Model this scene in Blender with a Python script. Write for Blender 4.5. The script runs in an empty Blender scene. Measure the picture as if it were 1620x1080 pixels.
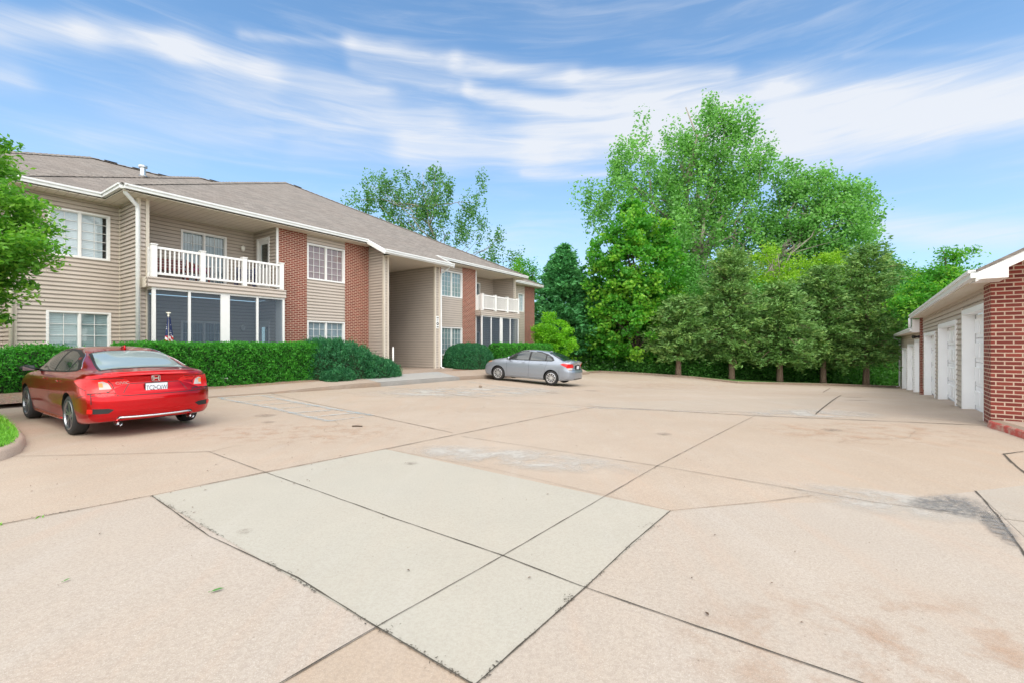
import bpy, bmesh, math, random
import numpy as np
from mathutils import Vector, Matrix
from mathutils.bvhtree import BVHTree
R = math.radians
random.seed(7)
SC = bpy.context.scene
COL = SC.collection
H = 1.42          # eye height above the lot; heights below are written above world zero

# ------------------------------------------------------------------ camera
cam = bpy.data.cameras.new('camera')
cam.sensor_width = 36; cam.lens = 16.0
cam.shift_y = 5.0/1620
cam.clip_start = .05; cam.clip_end = 3000
co = bpy.data.objects.new('camera', cam); COL.objects.link(co)
co.location = (0, 0, H); co.rotation_euler = (R(90), 0, 0)
SC.camera = co
SC.view_settings.view_transform = 'Standard'; SC.view_settings.look = 'None'
SC.view_settings.exposure = 0.5; SC.view_settings.gamma = 1

# ------------------------------------------------------------------ node helpers
class NT:
    def __init__(s, nt): s.t = nt; s.n = nt.nodes; s.l = nt.links
    def new(s, ty, **k):
        n = s.n.new(ty)
        for a, b in k.items(): setattr(n, a, b)
        return n
    def put(s, sock, v):
        if hasattr(v, 'is_output'): s.l.new(v, sock)
        else:
            if isinstance(v, (tuple, list)) and sock.type == 'RGBA' and len(v) == 3: v = (*v, 1)
            sock.default_value = v
    def m(s, op, a, b=None, c=None, clamp=False):
        n = s.new('ShaderNodeMath', operation=op, use_clamp=clamp)
        s.put(n.inputs[0], a)
        if b is not None: s.put(n.inputs[1], b)
        if c is not None: s.put(n.inputs[2], c)
        return n.outputs[0]
    def v(s, op, a, b=None, sc=None):
        n = s.new('ShaderNodeVectorMath', operation=op)
        s.put(n.inputs[0], a)
        if b is not None: s.put(n.inputs[1], b)
        if sc is not None: s.put(n.inputs['Scale'], sc)
        return n.outputs['Value'] if op in ('DOT_PRODUCT', 'LENGTH') else n.outputs[0]
    def mix(s, f, a, b, bt='MIX'):
        n = s.new('ShaderNodeMix', data_type='RGBA', blend_type=bt)
        s.put(n.inputs[0], f); s.put(n.inputs[6], a); s.put(n.inputs[7], b)
        return n.outputs[2]
    def noise(s, vec, scale, detail=4, rough=.55, dist=0):
        n = s.new('ShaderNodeTexNoise')
        if vec is not None: s.put(n.inputs['Vector'], vec)
        n.inputs['Scale'].default_value = scale; n.inputs['Detail'].default_value = detail
        n.inputs['Roughness'].default_value = rough; n.inputs['Distortion'].default_value = dist
        return n.outputs['Fac']
    def mr(s, x, a, b, c=0., d=1., smooth=False):
        n = s.new('ShaderNodeMapRange'); n.clamp = True
        if smooth: n.interpolation_type = 'SMOOTHSTEP'
        s.put(n.inputs[0], x)
        for i, q in enumerate((a, b, c, d)): n.inputs[i+1].default_value = q
        return n.outputs[0]
    def xyz(s, x=0., y=0., z=0.):
        n = s.new('ShaderNodeCombineXYZ')
        s.put(n.inputs[0], x); s.put(n.inputs[1], y); s.put(n.inputs[2], z)
        return n.outputs[0]
    def sep(s, v):
        n = s.new('ShaderNodeSeparateXYZ'); s.l.new(v, n.inputs[0]); return n.outputs

# ------------------------------------------------------------------ world: sky with cirrus
SUN_EL, SUN_AZ = 50, 168      # azimuth clockwise from +Y
world = bpy.data.worlds.new('World'); SC.world = world; world.use_nodes = True
w = NT(world.node_tree); w.n.clear()
tc = w.new('ShaderNodeTexCoord')
d = w.sep(tc.outputs['Generated'])
sky = w.new('ShaderNodeTexSky', sky_type='NISHITA'); sky.sun_disc = False
sky.sun_elevation = R(SUN_EL); sky.sun_rotation = R(SUN_AZ); sky.air_density = 1.0; sky.dust_density = .3; sky.ozone_density = 2.5
sky.altitude = 200
az = w.m('ARCTAN2', d[0], d[1])
hor = w.m('SQRT', w.m('ADD', w.m('MULTIPLY', d[0], d[0]), w.m('MULTIPLY', d[1], d[1])))
el = w.m('DIVIDE', d[2], w.m('MAXIMUM', hor, .02))
P0 = w.xyz(az, el, 0.)
nz1 = w.new('ShaderNodeTexNoise'); w.l.new(P0, nz1.inputs['Vector']); nz1.inputs['Scale'].default_value = 3.2; nz1.inputs['Detail'].default_value = 3
P = w.v('ADD', P0, w.v('MULTIPLY', w.v('SUBTRACT', nz1.outputs['Color'], (.5, .5, .5)), (.07, .035, 0)))
def cpt(px, py):
    a = math.atan((px-810)/720); return (a, (545-py)/720*math.cos(a), 0)
SEG = [((-80, 48), (150, 60), 15, .75), ((150, 60), (300, 82), 16, .8), ((300, 82), (420, 118), 18, .85), ((420, 118), (600, 150), 22, .6),
       ((380, 54), (560, 68), 7, .5), ((560, 68), (720, 98), 13, .8), ((720, 98), (900, 122), 13, .8), ((900, 122), (1150, 115), 11, .75),
       ((560, 105), (740, 140), 10, .65), ((740, 140), (905, 170), 10, .95), ((520, 175), (700, 190), 26, .6), ((640, 232), (860, 232), 20, .85),
       ((860, 232), (1010, 205), 34, 1.0), ((1010, 205), (1250, 215), 34, 1.0), ((1250, 215), (1620, 150), 28, .95), ((930, 150), (1240, 150), 26, .85),
       ((1240, 145), (1480, 165), 28, .8), ((1380, 190), (1750, 130), 20, .8), ((480, 225), (640, 240), 22, .4), ((180, 180), (480, 180), 26, .35),
       ((120, 215), (420, 220), 10, .35), ((830, 276), (960, 278), 6, .55), ((1380, 356), (1600, 368), 16, .7), ((1250, 262), (1500, 240), 9, .45),
       ((780, 380), (960, 400), 30, .4), ((1350, 85), (1600, 72), 5, .35), ((-60, 118), (20, 125), 14, .6), ((850, 20), (1300, 10), 30, .22), ((0, 205), (300, 250), 14, .25), ((330, 130), (900, 195), 48, .42), ((900, 185), (1700, 165), 48, .45), ((100, 190), (700, 235), 30, .30)]
tot = None
for a, b, wd, inten in SEG:
    A, B = Vector(cpt(*a)), Vector(cpt(*b)); AB = B-A
    pa = w.v('SUBTRACT', P, tuple(A))
    h = w.m('DIVIDE', w.v('DOT_PRODUCT', pa, tuple(AB)), AB.length_squared, clamp=True)
    dv = w.v('SUBTRACT', pa, w.v('SCALE', tuple(AB), sc=h))
    q = w.m('MULTIPLY', w.v('DOT_PRODUCT', dv, dv), -1/(wd/720*1.5)**2)
    g = w.m('MULTIPLY', w.m('EXPONENT', w.m('MULTIPLY', q, 2.)), inten**2)
    tot = g if tot is None else w.m('ADD', tot, g)
tot = w.m('POWER', tot, .5)
mp = w.new('ShaderNodeMapping'); w.l.new(P, mp.inputs['Vector']); mp.inputs['Rotation'].default_value = (0, 0, R(6)); mp.inputs['Scale'].default_value = (1.6, 13, 1)
st = w.noise(mp.outputs[0], 2.0, 7, .62, .6)
mp2 = w.new('ShaderNodeMapping'); w.l.new(P, mp2.inputs['Vector']); mp2.inputs['Rotation'].default_value = (0, 0, R(-7)); mp2.inputs['Scale'].default_value = (2.4, 30, 1)
st2 = w.noise(mp2.outputs[0], 2.2, 5, .6, .3)
tot = w.m('MULTIPLY', tot, w.m('ADD', w.m('MULTIPLY', st, 1.15), w.m('MULTIPLY_ADD', st2, .35, .12)))
veil = w.mr(st, .40, .8, 0, .22, True)
# added bright cloud behind, overhead and at far left, filling light on upright walls
back = w.m('MULTIPLY', w.m('MAXIMUM', w.m('MAXIMUM', w.mr(d[1], .15, -.25), w.mr(el, .95, 1.5)), w.mr(d[0], -.76, -.86)), w.mr(st, .30, .60, .35, 1., True))
mask = w.m('MINIMUM', w.m('ADD', w.m('ADD', w.mr(tot, .03, 1.16, 0, 1, True), veil), back), 1.0)
skyc = w.mix(1.0, sky.outputs[0], (.98, 1.38, 1.50), 'MULTIPLY')
hs = w.new('ShaderNodeHueSaturation'); hs.inputs['Saturation'].default_value = 1.0; hs.inputs['Value'].default_value = 1.14
w.l.new(skyc, hs.inputs['Color'])
# a pale milky lift towards the horizon, as in the photograph
low = w.mr(el, 0., .62, .60, .10, True)
CL = 7.2
base = w.mix(low, hs.outputs[0], (CL*.62, CL*.78, CL*1.0))
fin = w.mix(w.m('MULTIPLY', mask, .92), base, w.mix(back, (CL*.86, CL*.89, CL*.945), (CL*2.9, CL*2.8, CL*2.66)))
bg = w.new('ShaderNodeBackground'); w.l.new(fin, bg.inputs[0]); bg.inputs[1].default_value = .10
wo = w.new('ShaderNodeOutputWorld'); w.l.new(bg.outputs[0], wo.inputs[0])
world['kind'] = 'structure'

sl = bpy.data.lights.new('sun', 'SUN'); sl.energy = 1.5; sl.angle = R(42); sl.color = (1, .93, .80)
so = bpy.data.objects.new('sun', sl); COL.objects.link(so)
a_, e_ = R(SUN_AZ), R(SUN_EL)
sd = Vector((math.sin(a_)*math.cos(e_), math.cos(a_)*math.cos(e_), math.sin(e_)))
so.rotation_euler = sd.to_track_quat('Z', 'Y').to_euler(); so.location = (0, -20, 40)

# ------------------------------------------------------------------ materials
MATS = {}
def mat(name, f):
    if name in MATS: return MATS[name]
    m = bpy.data.materials.new(name); m.use_nodes = True
    t = NT(m.node_tree); t.n.clear()
    out = t.new('ShaderNodeOutputMaterial')
    f(t, out); MATS[name] = m
    return m
def princ(t, out, col, rough=.6, metal=0., bump=None, bs=.2, bd=.01, **k):
    p = t.new('ShaderNodeBsdfPrincipled')
    t.put(p.inputs['Base Color'], col); t.put(p.inputs['Roughness'], rough); t.put(p.inputs['Metallic'], metal)
    for a, b in k.items(): t.put(p.inputs[a.replace('_', ' ')], b)
    if bump is not None:
        b = t.new('ShaderNodeBump'); b.inputs['Strength'].default_value = bs; b.inputs['Distance'].default_value = bd
        t.l.new(bump, b.inputs['Height']); t.l.new(b.outputs[0], p.inputs['Normal'])
    t.l.new(p.outputs[0], out.inputs[0]); return p
def simple(name, col, rough=.6, metal=0., var=.08, sc=6., **k):
    def f(t, out):
        g = t.new('ShaderNodeTexCoord').outputs['Object']
        n = t.noise(g, sc, 4)
        c = t.mix(t.mr(n, .3, .7), tuple(x*(1-var) for x in col), tuple(min(1, x*(1+var)) for x in col))
        princ(t, out, c, rough, metal, **k)
    return mat(name, f)

def concrete(name, c1, c2, rust=.35, fleck=1., patchy=1.):
    def f(t, out):
        g = t.new('ShaderNodeNewGeometry').outputs['Position']
        n1 = t.noise(g, .22, 4, .6, .4); n2 = t.noise(g, 1.3, 5, .65); n3 = t.noise(g, 60, 3, .7); n4 = t.noise(g, 240, 2, .6)
        mpp = t.new('ShaderNodeMapping'); t.l.new(g, mpp.inputs['Vector']); mpp.inputs['Rotation'].default_value = (0, 0, R(38)); mpp.inputs['Scale'].default_value = (1, .16, 1)
        n5 = t.noise(mpp.outputs[0], 2.4, 6, .68, .5)
        c = t.mix(t.mr(n1, .35, .65, 0, patchy), c1, c2)
        c = t.mix(t.mr(n2, .35, .7, 0, .4), c, tuple(x*.86 for x in c1))
        c = t.mix(t.mr(n5, .52, .72, 0, rust), c, (.52, .27, .14))
        c = t.mix(t.mr(n5, .28, .46, .16, 0), c, (.50, .48, .46))
        c = t.mix(t.mr(n3, .36, .58, .30*fleck, 0), c, (.20, .16, .13))
        c = t.mix(t.mr(n4, .56, .72, 0, .35*fleck), c, (.80, .76, .70))
        vo = t.new('ShaderNodeTexVoronoi'); t.l.new(g, vo.inputs['Vector']); vo.inputs['Scale'].default_value = 9.
        c = t.mix(t.mr(vo.outputs['Distance'], .02, .06, .55, 0), c, (.14, .10, .08))
        princ(t, out, c, .85, bump=t.m('ADD', n3, t.m('MULTIPLY', n2, .5)), bs=.25, bd=.004)
    return mat(name, f)
M_LOT = concrete('lot_concrete', (0.391, 0.307, 0.232), (0.438, 0.360, 0.290), .12)
M_LOT2 = concrete('fore_concrete', (0.416, 0.364, 0.312), (0.392, 0.324, 0.260), .14)
M_NEW = concrete('pale_concrete', (0.398, 0.379, 0.325), (0.398, 0.365, 0.304), .03, .6)
M_MID = concrete('washed_concrete', (0.387, 0.349, 0.302), (0.366, 0.310, 0.250), .10, .8)
M_MIDS = concrete('rinsed_concrete', (.40, .335, .27), (.40, .325, .255), .06, .8)
M_WALK = concrete('walk_concrete', (0.389, 0.300, 0.234), (0.423, 0.335, 0.271), .15)
M_CURB = concrete('curb_concrete', (0.231, 0.166, 0.120), (0.253, 0.193, 0.141), .2)
M_RAMP = concrete('ramp_concrete', (0.357, 0.365, 0.365), (0.399, 0.383, 0.357), .02)

M_RAMPK = concrete('weathered_kerb', (.17, .17, .165), (.26, .25, .23), .05)
def f_joint(t, out):
    g = t.new('ShaderNodeNewGeometry').outputs['Position']
    princ(t, out, t.mix(t.noise(g, 9, 4), (.02, .018, .015), (.12, .10, .075)), .95)
M_JOINT = mat('joint_tar', f_joint)
def f_hair(t, out):
    g = t.new('ShaderNodeNewGeometry').outputs['Position']
    princ(t, out, t.mix(t.noise(g, 5, 4), (.10, .08, .06), (.26, .20, .15)), .95)
M_HAIR = mat('hairline_joint', f_hair)
def worn(name, col, lo, hi, sc, op=1., aniso=None, edge=True):
    def f(t, out):
        g = t.new('ShaderNodeNewGeometry').outputs['Position']
        n = t.noise(g, sc, 6, .7, .3)
        fac = t.mr(n, lo, hi, 0, op)
        if edge:
            uv = t.sep(t.new('ShaderNodeAttribute', attribute_name='edge').outputs['Vector'])
            fac = t.m('MULTIPLY', t.mr(n, lo, hi), t.m('MULTIPLY', uv[0], op), clamp=True)
        tr = t.new('ShaderNodeBsdfTransparent'); p = t.new('ShaderNodeBsdfPrincipled')
        t.put(p.inputs['Base Color'], t.mix(t.noise(g, 40, 3), tuple(x*.8 for x in col), col)); p.inputs['Roughness'].default_value = .9
        mx = t.new('ShaderNodeMixShader'); t.put(mx.inputs[0], fac); t.l.new(tr.outputs[0], mx.inputs[1]); t.l.new(p.outputs[0], mx.inputs[2])
        t.l.new(mx.outputs[0], out.inputs[0])
    return mat(name, f)
M_STAIN = worn('dark_stain', (.19, .19, .19), .38, .62, 26., .9)
M_OIL = worn('oil_drip', (.20, .16, .13), .36, .66, 14., .5)
M_WASH = worn('pale_wash', (.56, .54, .50), .38, .62, 1.6, .75)
M_RUST = worn('rust_wash', (.50, .27, .14), .48, .66, 3.2, .26)
M_PAINT = worn('worn_blue_paint', (.44, .55, .60), .38, .62, 7., .6, edge=False)
M_REDP = worn('worn_red_paint', (.50, .09, .07), .30, .55, 7., 1.0, edge=False)

def f_siding(t, out):
    g = t.new('ShaderNodeTexCoord').outputs['Object']
    n = t.noise(g, .9, 4); n2 = t.noise(g, 30, 3)
    c = t.mix(t.mr(n, .35, .65), (.488, .425, .368), (.528, .465, .408))
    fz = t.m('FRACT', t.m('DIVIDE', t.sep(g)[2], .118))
    c = t.mix(t.m('MULTIPLY', t.mr(fz, .24, .08), t.mr(t.noise(g, 2.2, 3), .3, .6, .50, .78)), c, (.20, .17, .135))  # dark band at each lap foot paints in the shadow line
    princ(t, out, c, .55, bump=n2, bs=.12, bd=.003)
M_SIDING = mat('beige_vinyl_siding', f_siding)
def f_soffit(t, out):
    g = t.sep(t.new('ShaderNodeTexCoord').outputs['Object'])
    s = t.m('FRACT', t.m('MULTIPLY', g[0], 5.))
    b = t.mr(t.m('ABSOLUTE', t.m('SUBTRACT', s, .5)), .40, .5)
    princ(t, out, t.mix(b, (.68, .62, .52), (.48, .42, .34)), .6, bump=b, bs=.5, bd=-.01)
M_SOFFIT = mat('cream_soffit', f_soffit)
def f_interior(t, out):
    g = t.new('ShaderNodeTexCoord').outputs['Object']
    princ(t, out, t.mix(t.noise(g, 1.5), (.05, .05, .055), (.08, .08, .08)), .9)
M_DARK = mat('dark_room', f_interior)

def bricks(name, ca, cb, mortar, bw=.203, bh=.0677, ms=.0095, rough=.85):
    def f(t, out):
        tcn = t.new('ShaderNodeTexCoord')
        g = t.sep(tcn.outputs['Object']); nn = t.sep(tcn.outputs['Normal'])
        s = t.m('GREATER_THAN', t.m('ABSOLUTE', nn[0]), .7)
        uu = t.m('ADD', t.m('MULTIPLY', g[1], s), t.m('MULTIPLY', g[0], t.m('SUBTRACT', 1., s)))
        v = t.xyz(uu, g[2], 0.)
        b = t.new('ShaderNodeTexBrick'); t.l.new(v, b.inputs['Vector'])
        b.inputs['Scale'].default_value = 1; b.inputs['Brick Width'].default_value = bw; b.inputs['Row Height'].default_value = bh
        b.inputs['Mortar Size'].default_value = ms; b.inputs['Mortar Smooth'].default_value = .15; b.inputs['Bias'].default_value = -.1
        t.put(b.inputs['Color1'], ca); t.put(b.inputs['Color2'], cb); t.put(b.inputs['Mortar'], mortar)
        n = t.noise(tcn.outputs['Object'], 25, 4)
        c = t.mix(.35, b.outputs['Color'], t.mix(n, (.5, .5, .5), (1, 1, 1)), 'MULTIPLY')
        n0 = t.noise(tcn.outputs['Object'], 3.1, 3)
        c = t.mix(t.mr(n0, .4, .75, 0, .25), c, (.16, .06, .04))
        hgt = t.m('SUBTRACT', t.m('MULTIPLY', n, .3), b.outputs['Fac'])
        princ(t, out, c, rough, bump=hgt, bs=.7, bd=.008)
    return mat(name, f)
M_BRICK = bricks('red_brick', (.165, .020, .013), (.265, .036, .022), (.55, .39, .29), ms=.0115)
M_BRICK2 = bricks('maroon_brick', (.135, .018, .014), (.255, .042, .028), (.52, .38, .29))

def f_shingle(t, out):
    tcn = t.new('ShaderNodeTexCoord')
    g = t.sep(tcn.outputs['Object']); nn = t.sep(tcn.outputs['Normal'])
    s = t.m('GREATER_THAN', t.m('ABSOLUTE', nn[0]), .25)
    uu = t.m('ADD', t.m('MULTIPLY', g[1], s), t.m('MULTIPLY', g[0], t.m('SUBTRACT', 1., s)))
    b = t.new('ShaderNodeTexBrick'); t.l.new(t.xyz(uu, t.m('MULTIPLY', g[2], 2.2), 0.), b.inputs['Vector'])
    b.inputs['Scale'].default_value = 1; b.inputs['Brick Width'].default_value = .33; b.inputs['Row Height'].default_value = .15
    b.inputs['Mortar Size'].default_value = .012; b.inputs['Mortar Smooth'].default_value = .4
    t.put(b.inputs['Color1'], (.130, .114, .102)); t.put(b.inputs['Color2'], (.245, .218, .195)); t.put(b.inputs['Mortar'], (.09, .07, .055))
    n = t.noise(tcn.outputs['Object'], 14, 4, .8); n2 = t.noise(tcn.outputs['Object'], .8, 4)
    c = t.mix(t.mr(n, .35, .65, 0, .55), b.outputs['Color'], (.30, .272, .248))
    c = t.mix(t.mr(n2, .4, .7, 0, .3), c, (.22, .175, .15))
    princ(t, out, c, .95, bump=t.m('ADD', t.m('MULTIPLY', b.outputs['Fac'], -1.), n), bs=.5, bd=.012)
M_ROOF = mat('brown_shingles', f_shingle)
M_WHITE = simple('white_vinyl', (.80, .80, .79), .35, var=.02)
M_GUTTER = simple('white_gutter', (.74, .76, .76), .35, var=.04, sc=3)
M_CREAM = simple('cream_trim', (.62, .56, .47), .5, var=.04)
M_BLIND = simple('white_blind', (.74, .78, .82), .6, var=.05)
M_DOORW = simple('white_garage_door', (.86, .88, .89), .4, var=.03, sc=2)
M_SEAL = simple('grey_seal', (.50, .51, .52), .8)
M_BLACK = simple('black_plastic', (.012, .012, .013), .45, var=.1)
M_SILVERM = simple('galvanised_metal', (.55, .57, .58), .3, 1.0)
M_LAMPG = simple('frosted_lamp', (.80, .78, .72), .25)
M_SIGNW = simple('sign_white', (.82, .83, .83), .4, var=.02)
M_INK = simple('sign_ink', (.03, .03, .035), .5)
M_GREYINK = simple('sign_grey_ink', (.35, .37, .40), .5)
def f_glass(t, out):
    tr = t.new('ShaderNodeBsdfTransparent'); tr.inputs[0].default_value = (.80, .86, .88, 1)
    gl = t.new('ShaderNodeBsdfGlossy'); gl.inputs['Roughness'].default_value = .03; gl.inputs[0].default_value = (.95, 1, 1, 1)
    lw = t.new('ShaderNodeLayerWeight'); lw.inputs[0].default_value = .5
    mx = t.new('ShaderNodeMixShader'); t.put(mx.inputs[0], t.m('MULTIPLY_ADD', t.m('POWER', lw.outputs['Facing'], 3.5), .55, .07)); t.l.new(tr.outputs[0], mx.inputs[1]); t.l.new(gl.outputs[0], mx.inputs[2])
    t.l.new(mx.outputs[0], out.inputs[0])
M_GLASS = mat('window_glass', f_glass)
def f_screen(t, out):
    tr = t.new('ShaderNodeBsdfTransparent'); tr.inputs[0].default_value = (.9, .95, 1, 1)
    p = t.new('ShaderNodeBsdfPrincipled'); p.inputs['Base Color'].default_value = (.09, .125, .17, 1); p.inputs['Roughness'].default_value = .6
    mx = t.new('ShaderNodeMixShader'); mx.inputs[0].default_value = .50; t.l.new(tr.outputs[0], mx.inputs[1]); t.l.new(p.outputs[0], mx.inputs[2])
    t.l.new(mx.outputs[0], out.inputs[0])
M_SCREEN = mat('insect_screen', f_screen)

def leafmat(name, c1, c2, c3, trans=.35, rough=.5, tip=None):
    def f(t, out):
        a = t.new('ShaderNodeAttribute', attribute_name='tint').outputs['Fac']
        c = t.mix(t.mr(a, 0., .5), c1, c2); c = t.mix(t.mr(a, .5, 1.), c, c3)
        p = t.new('ShaderNodeBsdfPrincipled'); t.put(p.inputs['Base Color'], c); p.inputs['Roughness'].default_value = rough
        p.inputs['Specular IOR Level'].default_value = .35
        tl = t.new('ShaderNodeBsdfTranslucent'); t.put(tl.inputs[0], t.mix(1., c, (1.25, 1.35, .7), 'MULTIPLY'))
        mx = t.new('ShaderNodeMixShader'); mx.inputs[0].default_value = trans
        t.l.new(p.outputs[0], mx.inputs[1]); t.l.new(tl.outputs[0], mx.inputs[2]); t.l.new(mx.outputs[0], out.inputs[0])
    return mat(name, f)
L_HEDGE = leafmat('hedge_leaves', (0.025, 0.150, 0.020), (0.055, 0.300, 0.030), (0.120, 0.470, 0.050))
L_JUNI = leafmat('juniper_needles', (0.015, 0.100, 0.040), (0.030, 0.170, 0.065), (0.060, 0.260, 0.090), .2)
L_NEAR = leafmat('bright_tree_leaves', (0.053, 0.195, 0.022), (0.120, 0.351, 0.033), (0.285, 0.546, 0.066), .4)
L_MAPLE = leafmat('maple_leaves', (0.040, 0.200, 0.020), (0.085, 0.340, 0.030), (0.330, 0.580, 0.060), .4)
L_COT = leafmat('cottonwood_leaves', (0.110, 0.290, 0.070), (0.180, 0.420, 0.110), (0.270, 0.540, 0.160), .4, .35)
L_COTD = leafmat('cottonwood_back_leaves', (0.060, 0.170, 0.060), (0.110, 0.270, 0.085), (0.180, 0.380, 0.120), .4, .35)
L_SPRUCE = leafmat('spruce_needles', (0.040, 0.180, 0.055), (0.070, 0.280, 0.085), (0.130, 0.400, 0.120), .15)
L_CEDAR = leafmat('cedar_sprays', (0.085, 0.190, 0.050), (0.150, 0.310, 0.080), (0.290, 0.430, 0.120), .2)
L_LIME = leafmat('lime_leaves', (0.098, 0.312, 0.015), (0.168, 0.468, 0.020), (0.308, 0.650, 0.030), .4)
L_YEL = leafmat('yellow_green_leaves', (0.169, 0.351, 0.030), (0.273, 0.494, 0.040), (0.403, 0.624, 0.060), .4)
L_WOOD = leafmat('woodland_leaves', (0.050, 0.170, 0.035), (0.110, 0.340, 0.060), (0.170, 0.460, 0.090), .35)
L_GRASS = leafmat('grass_blades', (0.090, 0.280, 0.024), (0.150, 0.420, 0.036), (0.255, 0.588, 0.072), .3)
def f_bark(c1, c2):
    def f(t, out):
        g = t.new('ShaderNodeTexCoord').outputs['Object']
        mpp = t.new('ShaderNodeMapping'); t.l.new(g, mpp.inputs['Vector']); mpp.inputs['Scale'].default_value = (6, 6, 1.2)
        n = t.noise(mpp.outputs[0], 4, 6, .7)
        princ(t, out, t.mix(t.mr(n, .3, .7), c1, c2), .95, bump=n, bs=.8, bd=.03)
    return f
M_BARK = mat('brown_bark', f_bark((.06, .045, .035), (.16, .12, .09)))
M_BARKR = mat('cedar_bark', f_bark((.14, .085, .06), (.34, .24, .18)))
M_BARKG = mat('grey_bark', f_bark((.20, .18, .15), (.40, .36, .31)))
def f_soil(t, out):
    g = t.new('ShaderNodeNewGeometry').outputs['Position']
    vo = t.new('ShaderNodeTexVoronoi'); t.l.new(g, vo.inputs['Vector']); vo.inputs['Scale'].default_value = 22.
    c = t.mix(t.noise(g, 7, 5), (.16, .09, .055), (.42, .28, .19)); c = t.mix(.5, c, vo.outputs['Color'], 'MULTIPLY')
    c = t.mix(.35, c, (.45, .32, .24))
    princ(t, out, c, .95, bump=vo.outputs['Distance'], bs=1., bd=.03)
M_MULCH = mat('mulch', f_soil)
def f_grass(t, out):
    g = t.new('ShaderNodeNewGeometry').outputs['Position']
    n = t.noise(g, 1.2, 5); n2 = t.noise(g, 40, 3)
    c = t.mix(t.mr(n, .3, .7), (.06, .17, .025), (.13, .30, .04)); c = t.mix(t.mr(n2, .4, .7, 0, .5), c, (.05, .10, .02))
    princ(t, out, c, .9, bump=n2, bs=1., bd=.04)
M_GRASS = mat('lawn', f_grass)

# ------------------------------------------------------------------ lot surface heights (relative to the eye, then + H)
CP = np.array([(0,0,-1.40),(-1.9,3.2,-1.40),(4,3,-1.38),(8,3,-1.36),(-6.9,7.2,-1.40),(-9.2,8.7,-1.37),(-12,5,-1.37),(-6.92,13.36,-1.42),(-4.5,16.9,-1.52),(-2.37,20.07,-1.55),(-.6,21,-1.62),(1.7,19.8,-1.78),
(8.08,7.6,-1.36),(10.08,10.14,-1.42),(12.8,13.65,-1.63),(16.2,18,-1.95),(18.9,21.4,-2.22),(22.1,25.5,-2.52),(26.5,31,-2.92),(6.6,34,-2.05),(12.5,31,-2.28),(14.4,28.5,-2.45),(-12,16,-1.2),(0,30,-1.85)])
def _fit():
    n = len(CP); dd = np.hypot(CP[:,None,0]-CP[None,:,0], CP[:,None,1]-CP[None,:,1])/10
    K = np.where(dd > 0, dd*dd*np.log(dd+1e-9), 0)+.02*np.eye(n)
    Q = np.c_[np.ones(n), CP[:,:2]/10]
    return np.linalg.solve(np.block([[K, Q], [Q.T, np.zeros((3,3))]]), np.r_[CP[:,2], 0, 0, 0])
W_ = _fit()
def zf(x, y):
    x = np.clip(np.asarray(x, float), -15, 28); y = np.clip(np.asarray(y, float), -1, 36)
    dd = np.hypot(x[...,None]-CP[:,0], y[...,None]-CP[:,1])/10
    return (np.where(dd > 0, dd*dd*np.log(dd+1e-9), 0)@W_[:-3])+W_[-3]+W_[-2]*x/10+W_[-1]*y/10+H
def z1(x, y): return float(zf(x, y))

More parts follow.
